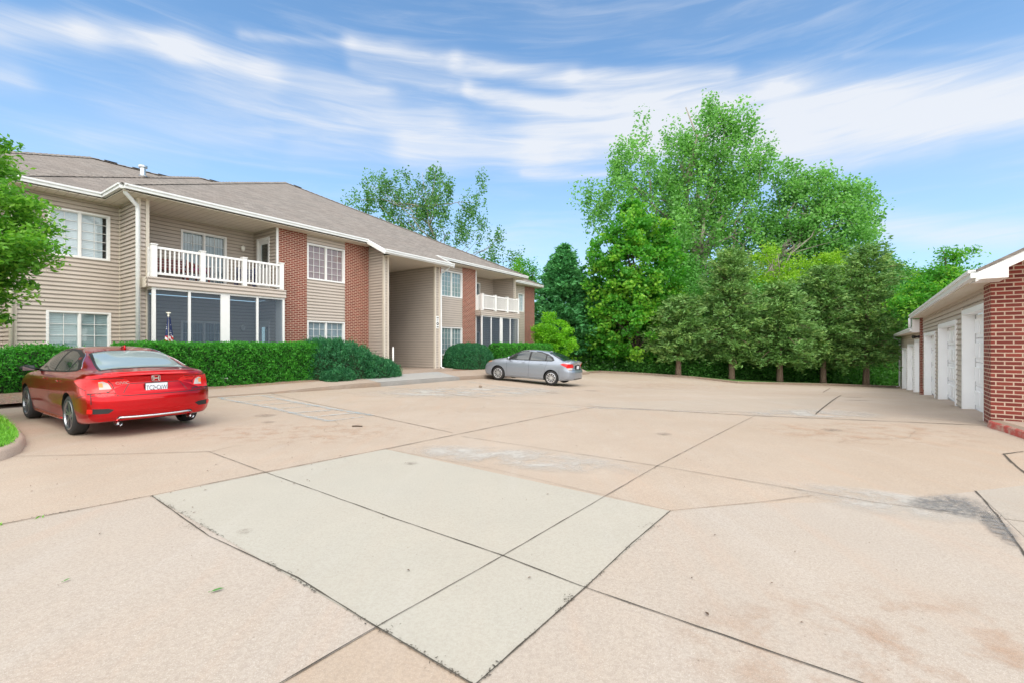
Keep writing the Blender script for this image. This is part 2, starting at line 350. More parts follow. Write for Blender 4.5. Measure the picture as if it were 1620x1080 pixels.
# ------------------------------------------------------------------ mesh helpers
def tag(o, label=None, cat=None, group=None, kind=None):
    if label: o['label'] = label
    if cat: o['category'] = cat
    if group: o['group'] = group
    if kind: o['kind'] = kind
    return o
def empty(name, loc=(0,0,0), rz=0., **k):
    o = bpy.data.objects.new(name, None); COL.objects.link(o); o.location = loc; o.rotation_euler = (0, 0, rz)
    o.empty_display_size = .3
    return tag(o, **k)
class MB:
    def __init__(s): s.v = []; s.f = []; s.mi = []; s.m = 0
    def quad(s, *p):
        i = len(s.v); s.v += [tuple(q) for q in p]; s.f.append(tuple(range(i, i+len(p)))); s.mi.append(s.m)
    def box(s, x0, x1, y0, y1, z0, z1):
        if x0 > x1: x0, x1 = x1, x0
        if y0 > y1: y0, y1 = y1, y0
        if z0 > z1: z0, z1 = z1, z0
        i = len(s.v)
        s.v += [(x0,y0,z0),(x1,y0,z0),(x1,y1,z0),(x0,y1,z0),(x0,y0,z1),(x1,y0,z1),(x1,y1,z1),(x0,y1,z1)]
        for f in ((0,3,2,1),(4,5,6,7),(0,1,5,4),(1,2,6,5),(2,3,7,6),(3,0,4,7)):
            s.f.append(tuple(i+k for k in f)); s.mi.append(s.m)
    def obox(s, P0, P1, a, b, z0, z1):     # box along the 2D line P0>P1, from a to b on its right-hand side
        p0, p1 = Vector(P0), Vector(P1); dr = (p1-p0).normalized(); n = Vector((dr.y, -dr.x))
        c = [p0+n*a, p1+n*a, p1+n*b, p0+n*b]
        i = len(s.v); s.v += [(q.x,q.y,z0) for q in c]+[(q.x,q.y,z1) for q in c]
        fl = ((0,3,2,1),(4,5,6,7),(0,1,5,4),(1,2,6,5),(2,3,7,6),(3,0,4,7))
        for f in fl: s.f.append(tuple(i+k for k in f)); s.mi.append(s.m)
    def tube(s, pts, rad, n=8, cap=True):
        pts = [Vector(p) for p in pts]; rr = rad if isinstance(rad, (list, tuple)) else [rad]*len(pts)
        i0 = len(s.v); up = None
        for k, p in enumerate(pts):
            dr = (pts[min(k+1, len(pts)-1)]-pts[max(k-1, 0)]).normalized()
            a = dr.orthogonal().normalized() if up is None else (up-dr*up.dot(dr)).normalized()
            up = a; b = dr.cross(a)
            for j in range(n):
                t = 2*math.pi*j/n; q = p+(a*math.cos(t)+b*math.sin(t))*rr[k]; s.v.append(tuple(q))
        for k in range(len(pts)-1):
            for j in range(n):
                j2 = (j+1) % n
                s.f.append((i0+k*n+j, i0+k*n+j2, i0+(k+1)*n+j2, i0+(k+1)*n+j)); s.mi.append(s.m)
        if cap:
            s.f.append(tuple(i0+j for j in reversed(range(n)))); s.mi.append(s.m)
            s.f.append(tuple(i0+(len(pts)-1)*n+j for j in range(n))); s.mi.append(s.m)
    def lathe(s, prof, c=(0,0,0), ax='y', n=32):   # prof: (radius, along axis)
        i0 = len(s.v)
        for r, h in prof:
            for j in range(n):
                t = 2*math.pi*j/n; a, b = r*math.cos(t), r*math.sin(t)
                s.v.append((c[0]+a, c[1]+h, c[2]+b) if ax == 'y' else (c[0]+a, c[1]+b, c[2]+h))
        for k in range(len(prof)-1):
            for j in range(n):
                j2 = (j+1) % n; s.f.append((i0+k*n+j, i0+k*n+j2, i0+(k+1)*n+j2, i0+(k+1)*n+j)); s.mi.append(s.m)
    def build(s, name, mats, parent=None, smooth=False, bevel=0):
        me = bpy.data.meshes.new(name); me.from_pydata(s.v, [], s.f)
        for m in (mats if isinstance(mats, (list, tuple)) else [mats]): me.materials.append(m)
        me.polygons.foreach_set('material_index', s.mi)
        if smooth: me.polygons.foreach_set('use_smooth', [True]*len(s.f))
        me.update(); o = bpy.data.objects.new(name, me); COL.objects.link(o); o.parent = parent
        if bevel:
            b = o.modifiers.new('bevel', 'BEVEL'); b.width = bevel; b.segments = 2; b.limit_method = 'ANGLE'
        return o
def fixn(o):
    bm = bmesh.new(); bm.from_mesh(o.data); bmesh.ops.remove_doubles(bm, verts=bm.verts, dist=1e-4); bmesh.ops.recalc_face_normals(bm, faces=bm.faces); bm.to_mesh(o.data); bm.free(); return o
def np_mesh(name, V, F, m, parent=None, tint=None, smooth=False):
    me = bpy.data.meshes.new(name); nf, k = F.shape
    me.vertices.add(len(V)); me.vertices.foreach_set('co', np.ascontiguousarray(V, np.float32).ravel())
    me.loops.add(nf*k); me.loops.foreach_set('vertex_index', F.astype(np.int32).ravel())
    me.polygons.add(nf); me.polygons.foreach_set('loop_start', np.arange(0, nf*k, k, dtype=np.int32))
    me.update(calc_edges=True)
    if tint is not None:
        at = me.attributes.new('tint', 'FLOAT', 'FACE'); at.data.foreach_set('value', tint.astype(np.float32))
    if smooth: me.polygons.foreach_set('use_smooth', np.ones(nf, bool))
    me.materials.append(m)
    o = bpy.data.objects.new(name, me); COL.objects.link(o); o.parent = parent
    return o

# ------------------------------------------------------------------ ground, lot, walks
def grid_sheet(name, xs, ys, zfun, m):
    X, Y = np.meshgrid(xs, ys); Z = zfun(X, Y); V = np.c_[X.ravel(), Y.ravel(), Z.ravel()]
    nx, ny = len(xs), len(ys); i = (np.arange(ny-1)[:,None]*nx+np.arange(nx-1)[None,:]).ravel()
    F = np.c_[i, i+1, i+nx+1, i+nx]
    return np_mesh(name, V, F, m, smooth=True)
far = np.array([-900, -500, -250, -120, -70])
gx = np.r_[far, np.arange(-50, 61, 2.5), [80, 130, 260, 500, 900]]
gy = np.r_[far, np.arange(-50, 81, 2.5), [110, 170, 300, 500, 900]]
def zg(X, Y):
    z = zf(X, Y)-.22
    return z-np.clip((Y-34)*.03, 0, 1.2)*(X > 3)
tag(grid_sheet('ground', gx, gy, zg, M_GRASS), kind='structure')
tag(grid_sheet('parking_lot', np.arange(-30, 34.1, .5), np.arange(-14, 37.1, .5), zf, M_LOT), kind='structure')

UB = Vector((.562, .827)); NB = Vector((.827, -.562)); OB = Vector((-7.4, 18.0))
def bxy(s, t): p = OB+UB*s+NB*t; return (p.x, p.y)
def densify(pts, step=.4):
    out = []
    for a, b in zip(pts[:-1], pts[1:]):
        a, b = Vector(a), Vector(b); n = max(1, int((b-a).length/step))
        out += [a.lerp(b, k/n) for k in range(n)]
    out.append(Vector(pts[-1])); return out
def patch(name, quad, m, dz=.004, n=16, edge=False, parent=None, kind='structure'):
    q = [Vector(p) for p in quad]; V = []; E = []
    for j in range(n+1):
        for i in range(n+1):
            u, v = i/n, j/n
            p = q[0].lerp(q[1], u).lerp(q[3].lerp(q[2], u), v); V.append((p.x, p.y, z1(p.x, p.y)+dz))
            r = math.hypot(u-.5, v-.5)*2; E.append(max(0., min(1., (1-r)/.45)))
    V = np.array(V); i = (np.arange(n)[:,None]*(n+1)+np.arange(n)[None,:]).ravel()
    o = np_mesh(name, V, np.c_[i, i+1, i+n+2, i+n+1], m, smooth=True)
    if edge:
        at = o.data.attributes.new('edge', 'FLOAT_VECTOR', 'POINT')
        at.data.foreach_set('vector', np.array([(e, e, e) for e in E], np.float32).ravel())
    if kind: tag(o, kind=kind)
    return o
def polyfan(name, pts, m, dz=.004, step=.35):
    bm = bmesh.new(); vs = [bm.verts.new((p.x, p.y, 0)) for p in densify(list(pts)+[pts[0]], step)[:-1]]
    bm.faces.new(vs)
    xs = [v.co.x for v in bm.verts]; ys = [v.co.y for v in bm.verts]
    for a, lo, hi in ((0, min(xs), max(xs)), (1, min(ys), max(ys))):
        k = lo+step
        while k < hi:
            no = (1,0,0) if a == 0 else (0,1,0); pc = (k,0,0) if a == 0 else (0,k,0)
            bmesh.ops.bisect_plane(bm, geom=bm.verts[:]+bm.edges[:]+bm.faces[:], plane_co=pc, plane_no=no); k += step
    for v in bm.verts: v.co.z = z1(v.co.x, v.co.y)+dz
    bmesh.ops.recalc_face_normals(bm, faces=bm.faces)
    me = bpy.data.meshes.new(name); bm.to_mesh(me); bm.free(); me.materials.append(m)
    for p in me.polygons: p.use_smooth = True
    o = bpy.data.objects.new(name, me); COL.objects.link(o); return tag(o, kind='structure')
# foreground slabs
polyfan('concrete_slab', [(-3.35,4.23),(-1.72,6.19),(1.33,3.82),(-.15,1.86),(-.67,2.25)], M_NEW, .004)
polyfan('concrete_slab', [(-9,-1),(-4.12,3.41),(-3.35,4.23),(-.67,2.25),(-.96,1.87),(-2,.5)], M_LOT2, .003)
polyfan('concrete_slab', [(-.13,1.89),(1.33,3.82),(2.17,4.01),(3.17,4.0),(4.36,4.28),(9,3.2),(9,-1),(0,-1)], M_LOT2, .003)
polyfan('concrete_slab', [(1.9,11.9),(2.07,11.05),(6.17,9.26),(7.67,11.09),(9.6,13.4),(6,13.2)], M_MIDS, .003)
polyfan('concrete_slab', [(4.36,4.28),(6.9,4.9),(9,3.2),(3.5,3.0)], M_MID, .006)
# washed, stained and rusty areas
patch('stain', [(3.25,4.02),(4.35,4.35),(3.85,3.45),(3.5,3.66)], M_STAIN, .012, edge=True)
patch('stain', [(3.75,3.75),(4.05,3.8),(3.45,3.0),(3.35,3.1)], M_STAIN, .012, edge=True)
for q in ([(-.3,11.8),(4,10.2),(6,9.0),(1.5,10.9)], [(2.2,4.9),(3.8,4.3),(4.6,3.4),(2.8,3.5)], [(-6,15.2),(2,20),(3,15),(-4,12)],
          [(-2.2,6.6),(.5,6.4),(2.2,4.6),(-.6,5.2)], [(4,9.5),(7,10.8),(8,8.6),(5.5,8.6)]):
    patch('pale_wash', q, M_WASH, .008, edge=True)
for q in ([(.3,2.4),(2.5,2.9),(3.5,1.6),(.8,1.3)], [(4,8.4),(8,8.4),(7,5.5),(3.5,6.5)], [(3,22),(12,28),(14,20),(4,17)], [(-6,8),(-2,9),(-1,6.5),(-5,6.2)]):
    patch('rust_wash', q, M_RUST, .007, edge=True)

def ribbon(mb, pts, wd, dz=.008, wob=.4, step=.12, lift=None):
    P = densify(pts, step); n = len(P); L = []
    for k, p in enumerate(P):
        t = (P[min(k+1, n-1)]-P[max(k-1, 0)]).normalized(); nn = Vector((-t.y, t.x))
        j = random.gauss(0, wd*wob*.35); h = wd*.5*(1+random.uniform(-wob, wob))
        a, b = p+nn*(j+h), p+nn*(j-h)
        L.append(((a.x, a.y, z1(a.x, a.y)+dz), (b.x, b.y, z1(b.x, b.y)+dz)))
    for (a, b), (c, e) in zip(L[:-1], L[1:]): mb.quad(a, c, e, b)
J = [([(-9,-1),(-4.12, 3.41), (-3.35, 4.23), (-2.73, 5.03), (-1.72, 6.19), (2.07, 11.05)], .016, 0), ([(2.07, 11.05), (-0.17, 12.46), (-2.49, 14.95)], .02, 1),
 ([(-3.35, 4.23), (-2.22, 3.33), (-1.29, 2.73), (-0.67, 2.25), (-.15, 1.86), (1.5, .6)], .009, 0), ([(-4.02, 6.03), (-2.73, 5.03), (-0.97, 3.68), (-0.06, 3.01), (0.42, 2.61), (1.41, 1.89), (2.6, .9)], .009, 0),
 ([(-6.42, 5.71), (-4.98, 5.88), (-4.02, 6.03)], .012, 1), ([(-2, .5), (-0.67, 2.25), (-0.06, 3.01), (1.68, 5.26), (4.9, 9.17)], .008, 0),
 ([(-1, .8), (-0.13, 1.89), (0.42, 2.61), (0.84, 3.19), (1.33, 3.82)], .009, 0), ([(-1.72, 6.19), (-0.21, 5.15), (1.33, 3.82)], .005, 1),
 ([(-0.79, 7.1), (1.68, 5.26), (3.17, 4.0)], .009, 0), ([(2.07, 11.05), (4.9, 9.17), (6.59, 8.33), (8.02, 7.67)], .035, 0),
 ([(6.17, 9.26), (7.67, 11.09), (11.01, 15.24)], .03, 0), ([(12.29, 17.98), (18.32, 26.22)], .05, 1), ([(-0.97, 7.42), (-3.48, 10.01), (-7.0, 13.25)], .02, 1),
 ([(1.33, 3.82), (2.17, 4.01), (2.76, 4.19)], .008, 1), ([(4.36, 4.28), (3.92, 3.68), (3.3, 2.9), (2.2, 1.5)], .014, 0), ([(6.52, 5.8), (6.14, 5.68), (5.83, 5.32), (5.2, 4.5)], .02, 0),
 ([(3.17, 4.0), (3.43, 3.86), (4.4, 3.3)], .012, 1), ([(2.2, 22), (8, 17.5), (11, 15.24)], .03, 1), ([(-3.98, 6.0), (-3.9, 6.35), (-3.75, 6.42)], .010, 1)]
jm, hm = MB(), MB()
for pts, wd, k in J: ribbon((jm, hm)[k], pts, wd*.8, .009)
# crumbled spots along the joints
for cx, cy, r, n in ((-2.45,3.52,.05,60), (-2.75,3.80,.03,30), (.30,2.50,.025,30), (1.05,3.50,.05,18), (-1.35,2.78,.03,10), (-.62,2.24,.05,14), (2.7,4.17,.06,12), (-.35,2.0,.03,8), (3.9,3.65,.06,14)):
    for k in range(n):
        x, y = random.gauss(cx, r), random.gauss(cy, r*.8); a = random.uniform(0, 3.14); l = random.uniform(.003, .012); z = z1(x, y)+.0095
        dx, dy = math.cos(a)*l, math.sin(a)*l; e = .25
        jm.quad((x-dx, y-dy, z), (x+dy*e, y-dx*e, z), (x+dx, y+dy, z), (x-dy*e, y+dx*e, z))
def chips(a, b, n, spread, lmax):
    A, B_ = Vector(a), Vector(b)
    for k in range(n):
        f = random.random(); c = math.sin(f*19)+math.sin(f*47+1)+random.gauss(0, .7)
        if c < .2: continue
        p = A.lerp(B_, f); x, y = p.x+random.gauss(0, spread), p.y+random.gauss(0, spread); an = random.uniform(0, 3.14); l = random.uniform(.002, lmax); z = z1(x, y)+.010; dx, dy = math.cos(an)*l, math.sin(an)*l; e = random.uniform(.2, .7)
        jm.quad((x-dx, y-dy, z), (x+dy*e, y-dx*e, z), (x+dx, y+dy, z), (x-dy*e, y+dx*e, z))
chips((-3.35,4.23), (-.67,2.25), 650, .008, .009); chips((-.67,2.25), (-.15,1.86), 300, .007, .008); chips((.42,2.61), (1.33,3.82), 200, .007, .008); chips((-.13,1.89), (.42,2.61), 250, .007, .008); chips((-6,1.6), (-3.35,4.23), 300, .010, .012)
tag(jm.build('expansion_joints', M_JOINT), kind='structure')
cm = MB()
for x, y, an, L_ in ((-3.0, 7.4, 2.2, 1.9), (4.6, 6.4, 1.2, 2.2), (6.5, 11, .9, 3), (-.5, 9.5, 2.7, 2.4)):
    pts = [(x, y)]
    for k in range(int(L_/.09)): an += random.gauss(0, .28); x += math.cos(an)*.09; y += math.sin(an)*.09; pts.append((x, y))
    ribbon(cm, pts, .0045, .0105, .5, .05)
tag(cm.build('hairline_cracks', M_HAIR), kind='structure')
for x, y, q in ((-5.0, 9.2, .28), (-4.5, 8.4, .16), (3.0, 17.2, .4), (1.4, 15.6, .3), (-1.2, 5.4, .10), (2.4, 7.2, .16), (5.2, 7.4, .2), (-2.0, 3.4, .07), (9.5, 12.5, .4), (10.5, 14, .35)):
    patch('oil_spot', [(x-q, y-q*.6), (x+q*.8, y-q), (x+q, y+q*.7), (x-q*.7, y+q)], M_OIL, .011, 10, edge=True)
tag(hm.build('hairline_joints', M_HAIR), kind='structure')
pm = MB()
for pts, wd in (([(-7.71, 11.94), (-5.46, 10.34), (-3.48, 8.57)], .13), ([(-6.99, 12.74), (-2.86, 9.36)], .14), ([(-7.71, 11.94), (-6.68, 13.0)], .10), ([(-3.48, 8.57), (-2.99, 9.17)], .10),
    ([(-6.81, 11.2), (-6.02, 12.04)], .10), ([(-6.1, 10.71), (-5.26, 11.48)], .10), ([(-5.35, 10.14), (-4.63, 10.92)], .10), ([(-4.67, 9.61), (-3.89, 10.2)], .10), ([(-4.01, 9.03), (-3.37, 9.71)], .10), ([(-4.4, 16.2), (-1.6, 15.0)], .10), ([(-1.9,19.5),(1.2,16.2)], .10)):
    ribbon(pm, pts, wd, .013, .12, .3)
tag(pm.build('parking_markings', M_PAINT), kind='structure')

# front walk, raised along the building, and its bed
def walk_z(s, t):
    x, y = bxy(s, 3.0); rise = min(1., max(0., (s+3.8)/3.2))
    zo = z1(x, y)+.008+.125*rise; zi = H-1.12
    return zi if t <= 1 else zi+(zo-zi)*(t-1)/2.0
def strip(name, ss, ts, zfun, m, skirt=None):
    V = []; nx = len(ts)
    for s in ss:
        for t in ts: x, y = bxy(s, t); V.append((x, y, zfun(s, t)))
        if skirt: x, y = bxy(s, ts[-1]+.01); V.append((x, y, zfun(s, ts[-1])-skirt))
    nx += 1 if skirt else 0
    F = []
    for j in range(len(ss)-1):
        for i in range(nx-1): a = j*nx+i; F.append((a, a+1, a+nx+1, a+nx))
    return tag(np_mesh(name, np.array(V), np.array(F), m), kind='structure')
strip('planting_bed', np.arange(-14, 19.1, .6), [-12, -3, 1.0, 1.75, 2.02], lambda s, t: walk_z(s, t)-.004, M_MULCH)
strip('walkway', np.r_[np.arange(-7.5, .21, .35), .25], [1.98, 2.2, 2.6, 2.88], lambda s, t: walk_z(s, t)+.003, M_WALK)
strip('walkway', np.arange(4.6, 18.3, .4), [1.75, 2.2, 2.6, 2.88], lambda s, t: walk_z(s, t)+.003, M_WALK)
strip('ramp', np.arange(.25, 4.61, .29), [1.3, 1.75, 2.2, 2.6, 2.88], lambda s, t: walk_z(s, t)+.006, M_RAMP)
strip('kerb', np.linspace(-7.5, .25, 27), [2.88, 3.0, 3.03], lambda s, t: walk_z(s, min(t, 2.95))-(.02 if t > 3.01 else 0), M_CURB, .18)
strip('kerb', np.arange(.25, 4.61, .29), [2.88, 3.0, 3.03], lambda s, t: walk_z(s, min(t, 2.95))-(.02 if t > 3.01 else 0), M_RAMPK, .18)
strip('kerb', np.arange(4.6, 18.3, .4), [2.88, 3.0, 3.03], lambda s, t: walk_z(s, min(t, 2.95))-(.02 if t > 3.01 else 0), M_CURB, .18)
# verge beyond the lot
def verge(name, pts, outs, kerb_m, grass_m, kh=.13, step=.5):
    P = densify(pts, step); V = []; V2 = []
    D = densify(outs, (sum((Vector(b)-Vector(a)).length for a, b in zip(outs[:-1], outs[1:])))/(len(P)-1)+1e-6)
    n = len(P)
    O = [Vector(outs[0]).lerp(Vector(outs[-1]), k/(n-1)) for k in range(n)]
    K = MB(); G = MB()
    def at(p, h): return (p.x, p.y, z1(p.x, p.y)+h)
    rows = []
    for k in range(n):
        o = (O[k]-P[k]).normalized(); p = P[k]
        rows.append((at(p, -.05), at(p+o*.02, kh*.85), at(p+o*.05, kh), at(p+o*.17, kh), p+o*.17, O[k]))
    for a, b in zip(rows[:-1], rows[1:]):
        for i in range(3): K.quad(a[i], b[i], b[i+1], a[i+1])
        prev = None
        for i in range(9):
            f0, f1 = (i/9)**2, ((i+1)/9)**2
            qa, qb, qc, qd = a[4].lerp(a[5], f0), b[4].lerp(b[5], f0), b[4].lerp(b[5], f1), a[4].lerp(a[5], f1)
            G.quad(*[at(q, kh-.01-.3*f) for q, f in ((qa, f0), (qb, f0), (qc, f1), (qd, f1))])
    tag(K.build('kerb', kerb_m), kind='structure'); tag(fixn(G.build('grass_verge', grass_m, smooth=True)), kind='structure')
verge('far', [(4.35,29.6),(5.17,32.0),(6.6,33.96),(9.52,32.94),(12.52,31.1),(14.33,28.9),(19.5,30.0),(26.6,31.2)], [(-3,44),(34,44)], M_CURB, M_GRASS)
# grass island at the left
isl = [(-13.47,9.61),(-11.04,9.13),(-9.33,8.3),(-8.66,7.85),(-7.57,7.03),(-6.85,6.43),(-6.38,5.92),(-6.24,5.65),(-6.16,5.47),(-6.3,4.98),(-7.5,4.2),(-13,2.5)]
IP = densify(isl+[isl[0]], .25)[:-1]; ic = Vector((-9.5,6.2)); K = MB(); G = MB()
for a, b in zip(IP, IP[1:]+IP[:1]):
    ra = [a, a.lerp(ic, .01), a.lerp(ic, .02)+(ic-a).normalized()*.02, a+(ic-a).normalized()*.17]; rb = [b, b.lerp(ic, .01), b.lerp(ic, .02)+(ic-b).normalized()*.02, b+(ic-b).normalized()*.17]
    hs_ = (-.03, .09, .125, .13)
    for i in range(3): K.quad((*ra[i], z1(*ra[i])+hs_[i]), (*rb[i], z1(*rb[i])+hs_[i]), (*rb[i+1], z1(*rb[i+1])+hs_[i+1]), (*ra[i+1], z1(*ra[i+1])+hs_[i+1]))
    G.quad((*ra[3], z1(*ra[3])+.12), (*rb[3], z1(*rb[3])+.12), (*ic, z1(*ic)+.16))
tag(fixn(K.build('island_kerb', M_WALK, smooth=True)), kind='structure'); tag(fixn(G.build('island_lawn', M_GRASS)), kind='structure')

def quads(C, A, B):    # diamonds from centres and half axes
    V = np.stack([C-A, C+B, C+A, C-B], 1).reshape(-1, 3); F = np.arange(len(V)).reshape(-1, 4); return V, F
rng = np.random.default_rng(11)
def grass_tufts(name, inside, n, xr, yr, h, dz):
    x = rng.uniform(*xr, n*3); y = rng.uniform(*yr, n*3); k = inside(x, y); x, y = x[k][:n], y[k][:n]
    z = zf(x, y)+dz; hh = h*rng.uniform(.5, 1.2, len(x)); C = np.c_[x, y, z+hh*.4]
    A = np.c_[rng.normal(0, .35, len(x))*hh, rng.normal(0, .35, len(x))*hh, hh*.6]; th = rng.uniform(0, 6.28, len(x))
    B = np.c_[np.cos(th), np.sin(th), 0*th]*(.004+h*.03)
    V, F = quads(C, A, B); return tag(np_mesh(name, V, F, L_GRASS, tint=rng.uniform(0, 1, len(x))), kind='stuff')
from mathutils.geometry import intersect_point_tri_2d
ipx = np.array([(p.x, p.y) for p in IP])
def in_poly(x, y, poly=ipx*.96+np.array([[-9.5,6.2]])*.04):
    r = np.zeros(len(x), bool); n = len(poly)
    for i in range(n):
        (x0, y0), (x1, y1) = poly[i], poly[(i+1) % n]
        c = ((y0 > y) != (y1 > y)) & (x < (x1-x0)*(y-y0)/((y1-y0) if y1 != y0 else 1e-9)+x0); r ^= c
    return r
grass_tufts('grass', in_poly, 26000, (-10, -6), (4, 9), .07, .12)
def on_joint(x, y):
    return np.abs((y-3.41)-(x+4.12)*(3.41+1)/(9-4.12)*1.0) < .05
t_ = rng.uniform(0, 1, 500)
gx_ = -4.9+1.1*t_+rng.normal(0, .012, 500); 
C = np.c_[gx_, 3.41+(gx_+4.12)*.904, np.zeros(500)]; msk = (np.sin(C[:,0]*23)+rng.normal(0, .5, 500)) > .3; C = C[msk]; C[:,2] = zf(C[:,0], C[:,1])+.014
A = rng.normal(0, .012, (len(C), 3)); A[:,2] = .012; B = rng.normal(0, .004, (len(C), 3)); V, F = quads(C, A, B)
tag(np_mesh('joint_weeds', V, F, L_GRASS, tint=rng.uniform(0, 1, len(C))), kind='stuff')

# red painted kerb by the garage
rc = [(7.95,7.62),(7.83,7.45),(7.70,7.15),(7.56,6.89),(7.39,6.57),(6.84,5.53),(6.2,4.2)]
RP = densify(rc, .2); K = MB(); S = MB()
for a, b in zip(RP[:-1], RP[1:]):
    n_ = Vector((.88, -.47)); hh = [(0, -.02, 0), (.015, .09, 0), (.04, .11, 0), (.13, .115, 1), (.17, .115, 1)]
    for (o0, h0, m0), (o1, h1, m1) in zip(hh[:-1], hh[1:]):
        K.m = m1; q0, q1, q2, q3 = a+n_*o0, b+n_*o0, b+n_*o1, a+n_*o1
        K.quad((*q0, z1(*q0)+h0), (*q1, z1(*q1)+h0), (*q2, z1(*q2)+h1), (*q3, z1(*q3)+h1))
    q0, q1 = a+n_*.17, b+n_*.17; q2, q3 = q1+Vector((4, -1)), q0+Vector((4, -1))
    S.quad((*q0, z1(*q0)+.112), (*q1, z1(*q1)+.112), (*q2, z1(*q2)+.112), (*q3, z1(*q3)+.112))
def f_redk(t, out):
    g = t.new('ShaderNodeNewGeometry').outputs['Position']
    princ(t, out, t.mix(t.mr(t.noise(g, 9, 5, .7), .45, .62), (.42, .07, .055), (.42, .27, .21)), .85)
M_REDK = mat('red_kerb_paint', f_redk)
tag(fixn(K.build('kerb', [M_REDK, M_CURB])), kind='structure'); tag(fixn(S.build('walkway', M_WALK)), kind='structure')

# ------------------------------------------------------------------ building parts
def wall(mb, P0, P1, z0, z1_, openings=(), lap=None):
    p0, p1 = Vector(P0), Vector(P1); L = (p1-p0).length; dr = (p1-p0)/L; n = Vector((dr.y, -dr.x))
    zs = {z0, z1_}
    for o in openings: zs |= {max(z0, o[2]), min(z1_, o[3])}
    if lap:
        k = math.floor(z0/lap)
        while k*lap < z1_:
            if k*lap > z0: zs.add(round(k*lap, 5))
            k += 1
    zs = sorted(zs)
    def off(z, top):
        if not lap: return 0.
        f = (z/lap) % 1.
        if top and (f < 1e-3 or f > 1-1e-3): f = 1.
        elif f > 1-1e-3: f = 0.
        return .033*(1-f)+.001
    for a, b in zip(zs[:-1], zs[1:]):
        if b-a < 1e-5: continue
        mid = (a+b)/2; cuts = [(0, L)]
        for o in openings:
            if o[2] < mid < o[3]:
                nc = []
                for c in cuts:
                    if o[1] <= c[0] or o[0] >= c[1]: nc.append(c); continue
                    if o[0] > c[0]: nc.append((c[0], o[0]))
                    if o[1] < c[1]: nc.append((o[1], c[1]))
                cuts = nc
        oa, ob = off(a, False), off(b, True)
        for c in cuts:
            q0, q1 = p0+dr*c[0], p0+dr*c[1]
            mb.quad((*(q0+n*oa), a), (*(q1+n*oa), a), (*(q1+n*ob), b), (*(q0+n*ob), b))
            if lap and abs((a/lap)-round(a/lap)) < 1e-3: mb.quad((*(q0+n*.0), a), (*(q1+n*.0), a), (*(q1+n*oa), a), (*(q0+n*oa), a))
LAP = .118
def window(par, P0, P1, a, b, z0, z1_, cols=3, rows=5, blind='h', name='window', mull=True, fw=.046, gap=0., dark=None, muntins=True):
    """window in the wall line P0>P1 between a and b along it; outside is on the right-hand side"""
    p0, p1 = Vector(P0), Vector(P1); dr = (p1-p0).normalized()
    A = p0+dr*a; B = p0+dr*b; wd = b-a
    def seg(u0, u1): return A+dr*u0, A+dr*u1
    f = MB()
    for u0, u1, y0, y1 in ((-.01, fw, z0, z1_), (wd-fw, wd+.01, z0, z1_)): f.obox(*seg(u0, u1), -.09, .035, y0, y1)
    f.obox(*seg(fw, wd-fw), -.09, .035, z0, z0+fw); f.obox(*seg(fw, wd-fw), -.09, .033, z1_-fw, z1_)
    mid = wd/2
    if mull: f.obox(*seg(mid-.022, mid+.022), -.085, .02, z0+fw, z1_-fw)
    sash = [(fw, mid-.022), (mid+.022, wd-fw)] if mull else [(fw, wd-fw)]
    for u0, u1 in sash:
        for x0, x1 in ((u0, u0+.018), (u1-.018, u1)): f.obox(*seg(x0, x1), -.08, -.01, z0+fw, z1_-fw)
        f.obox(*seg(u0+.018, u1-.018), -.08, -.012, z0+fw, z0+fw+.02); f.obox(*seg(u0+.018, u1-.018), -.08, -.012, z1_-fw-.02, z1_-fw)
    fo = f.build(name, M_WHITE, par)
    if muntins:
        g = MB()
        for u0, u1 in sash:
            for c in range(1, cols): x = u0+(u1-u0)*c/cols; g.obox(*seg(x-.006, x+.006), -.045, -.028, z0+fw+.03, z1_-fw-.03)
            for r in range(1, rows): zz = z0+fw+(z1_-z0-2*fw)*r/rows; g.obox(*seg(u0+.03, u1-.03), -.047, -.030, zz-.006, zz+.006)
        g.build('muntins', M_WHITE, fo)
    g = MB(); q0, q1 = seg(fw, wd-fw); gn = Vector((dr.y, -dr.x))*.052; g.quad((*(q0-gn), z0+fw), (*(q1-gn), z0+fw), (*(q1-gn), z1_-fw), (*(q0-gn), z1_-fw)); g.build('glass', M_GLASS, fo)
    bl = MB()
    if blind == 'h':
        n = int((z1_-z0-2*fw)/.05)
        for k in range(n):
            zz = z0+fw+(k+.5)*.05; q0, q1 = seg(fw, wd-fw-gap); nn = Vector((dr.y, -dr.x))
            bl.quad((*(q0-nn*.068), zz-.028), (*(q1-nn*.068), zz-.028), (*(q1-nn*.082), zz+.024), (*(q0-nn*.082), zz+.024))
    else:
        n = int((wd-2*fw-gap)/.085)
        for k in range(n):
            q0, q1 = seg(fw+k*.085, fw+k*.085+.08); nn = Vector((dr.y, -dr.x))
            bl.quad((*(q0-nn*.068), z0+fw), (*(q1-nn*.082), z0+fw), (*(q1-nn*.082), z1_-fw), (*(q0-nn*.068), z1_-fw))
    bl.build('blind', dark or M_BLIND, fo)
    bk = MB(); bk.obox(*seg(-.01, wd+.01), -.45, -.40, z0-.05, z1_+.05)
    bk.obox(*seg(-.06, -.01), -.45, -.02, z0-.05, z1_+.05); bk.obox(*seg(wd+.01, wd+.06), -.45, -.02, z0-.05, z1_+.05)
    bk.build('room', M_DARK, fo)
    return fo
M_PINKB = simple('dim_red_blind', (.46, .30, .29), .6, var=.1)
M_GREYB = simple('grey_blind', (.34, .40, .44), .6, var=.08)
M_TEALB = simple('pale_teal_blind', (.40, .50, .51), .6, var=.08)

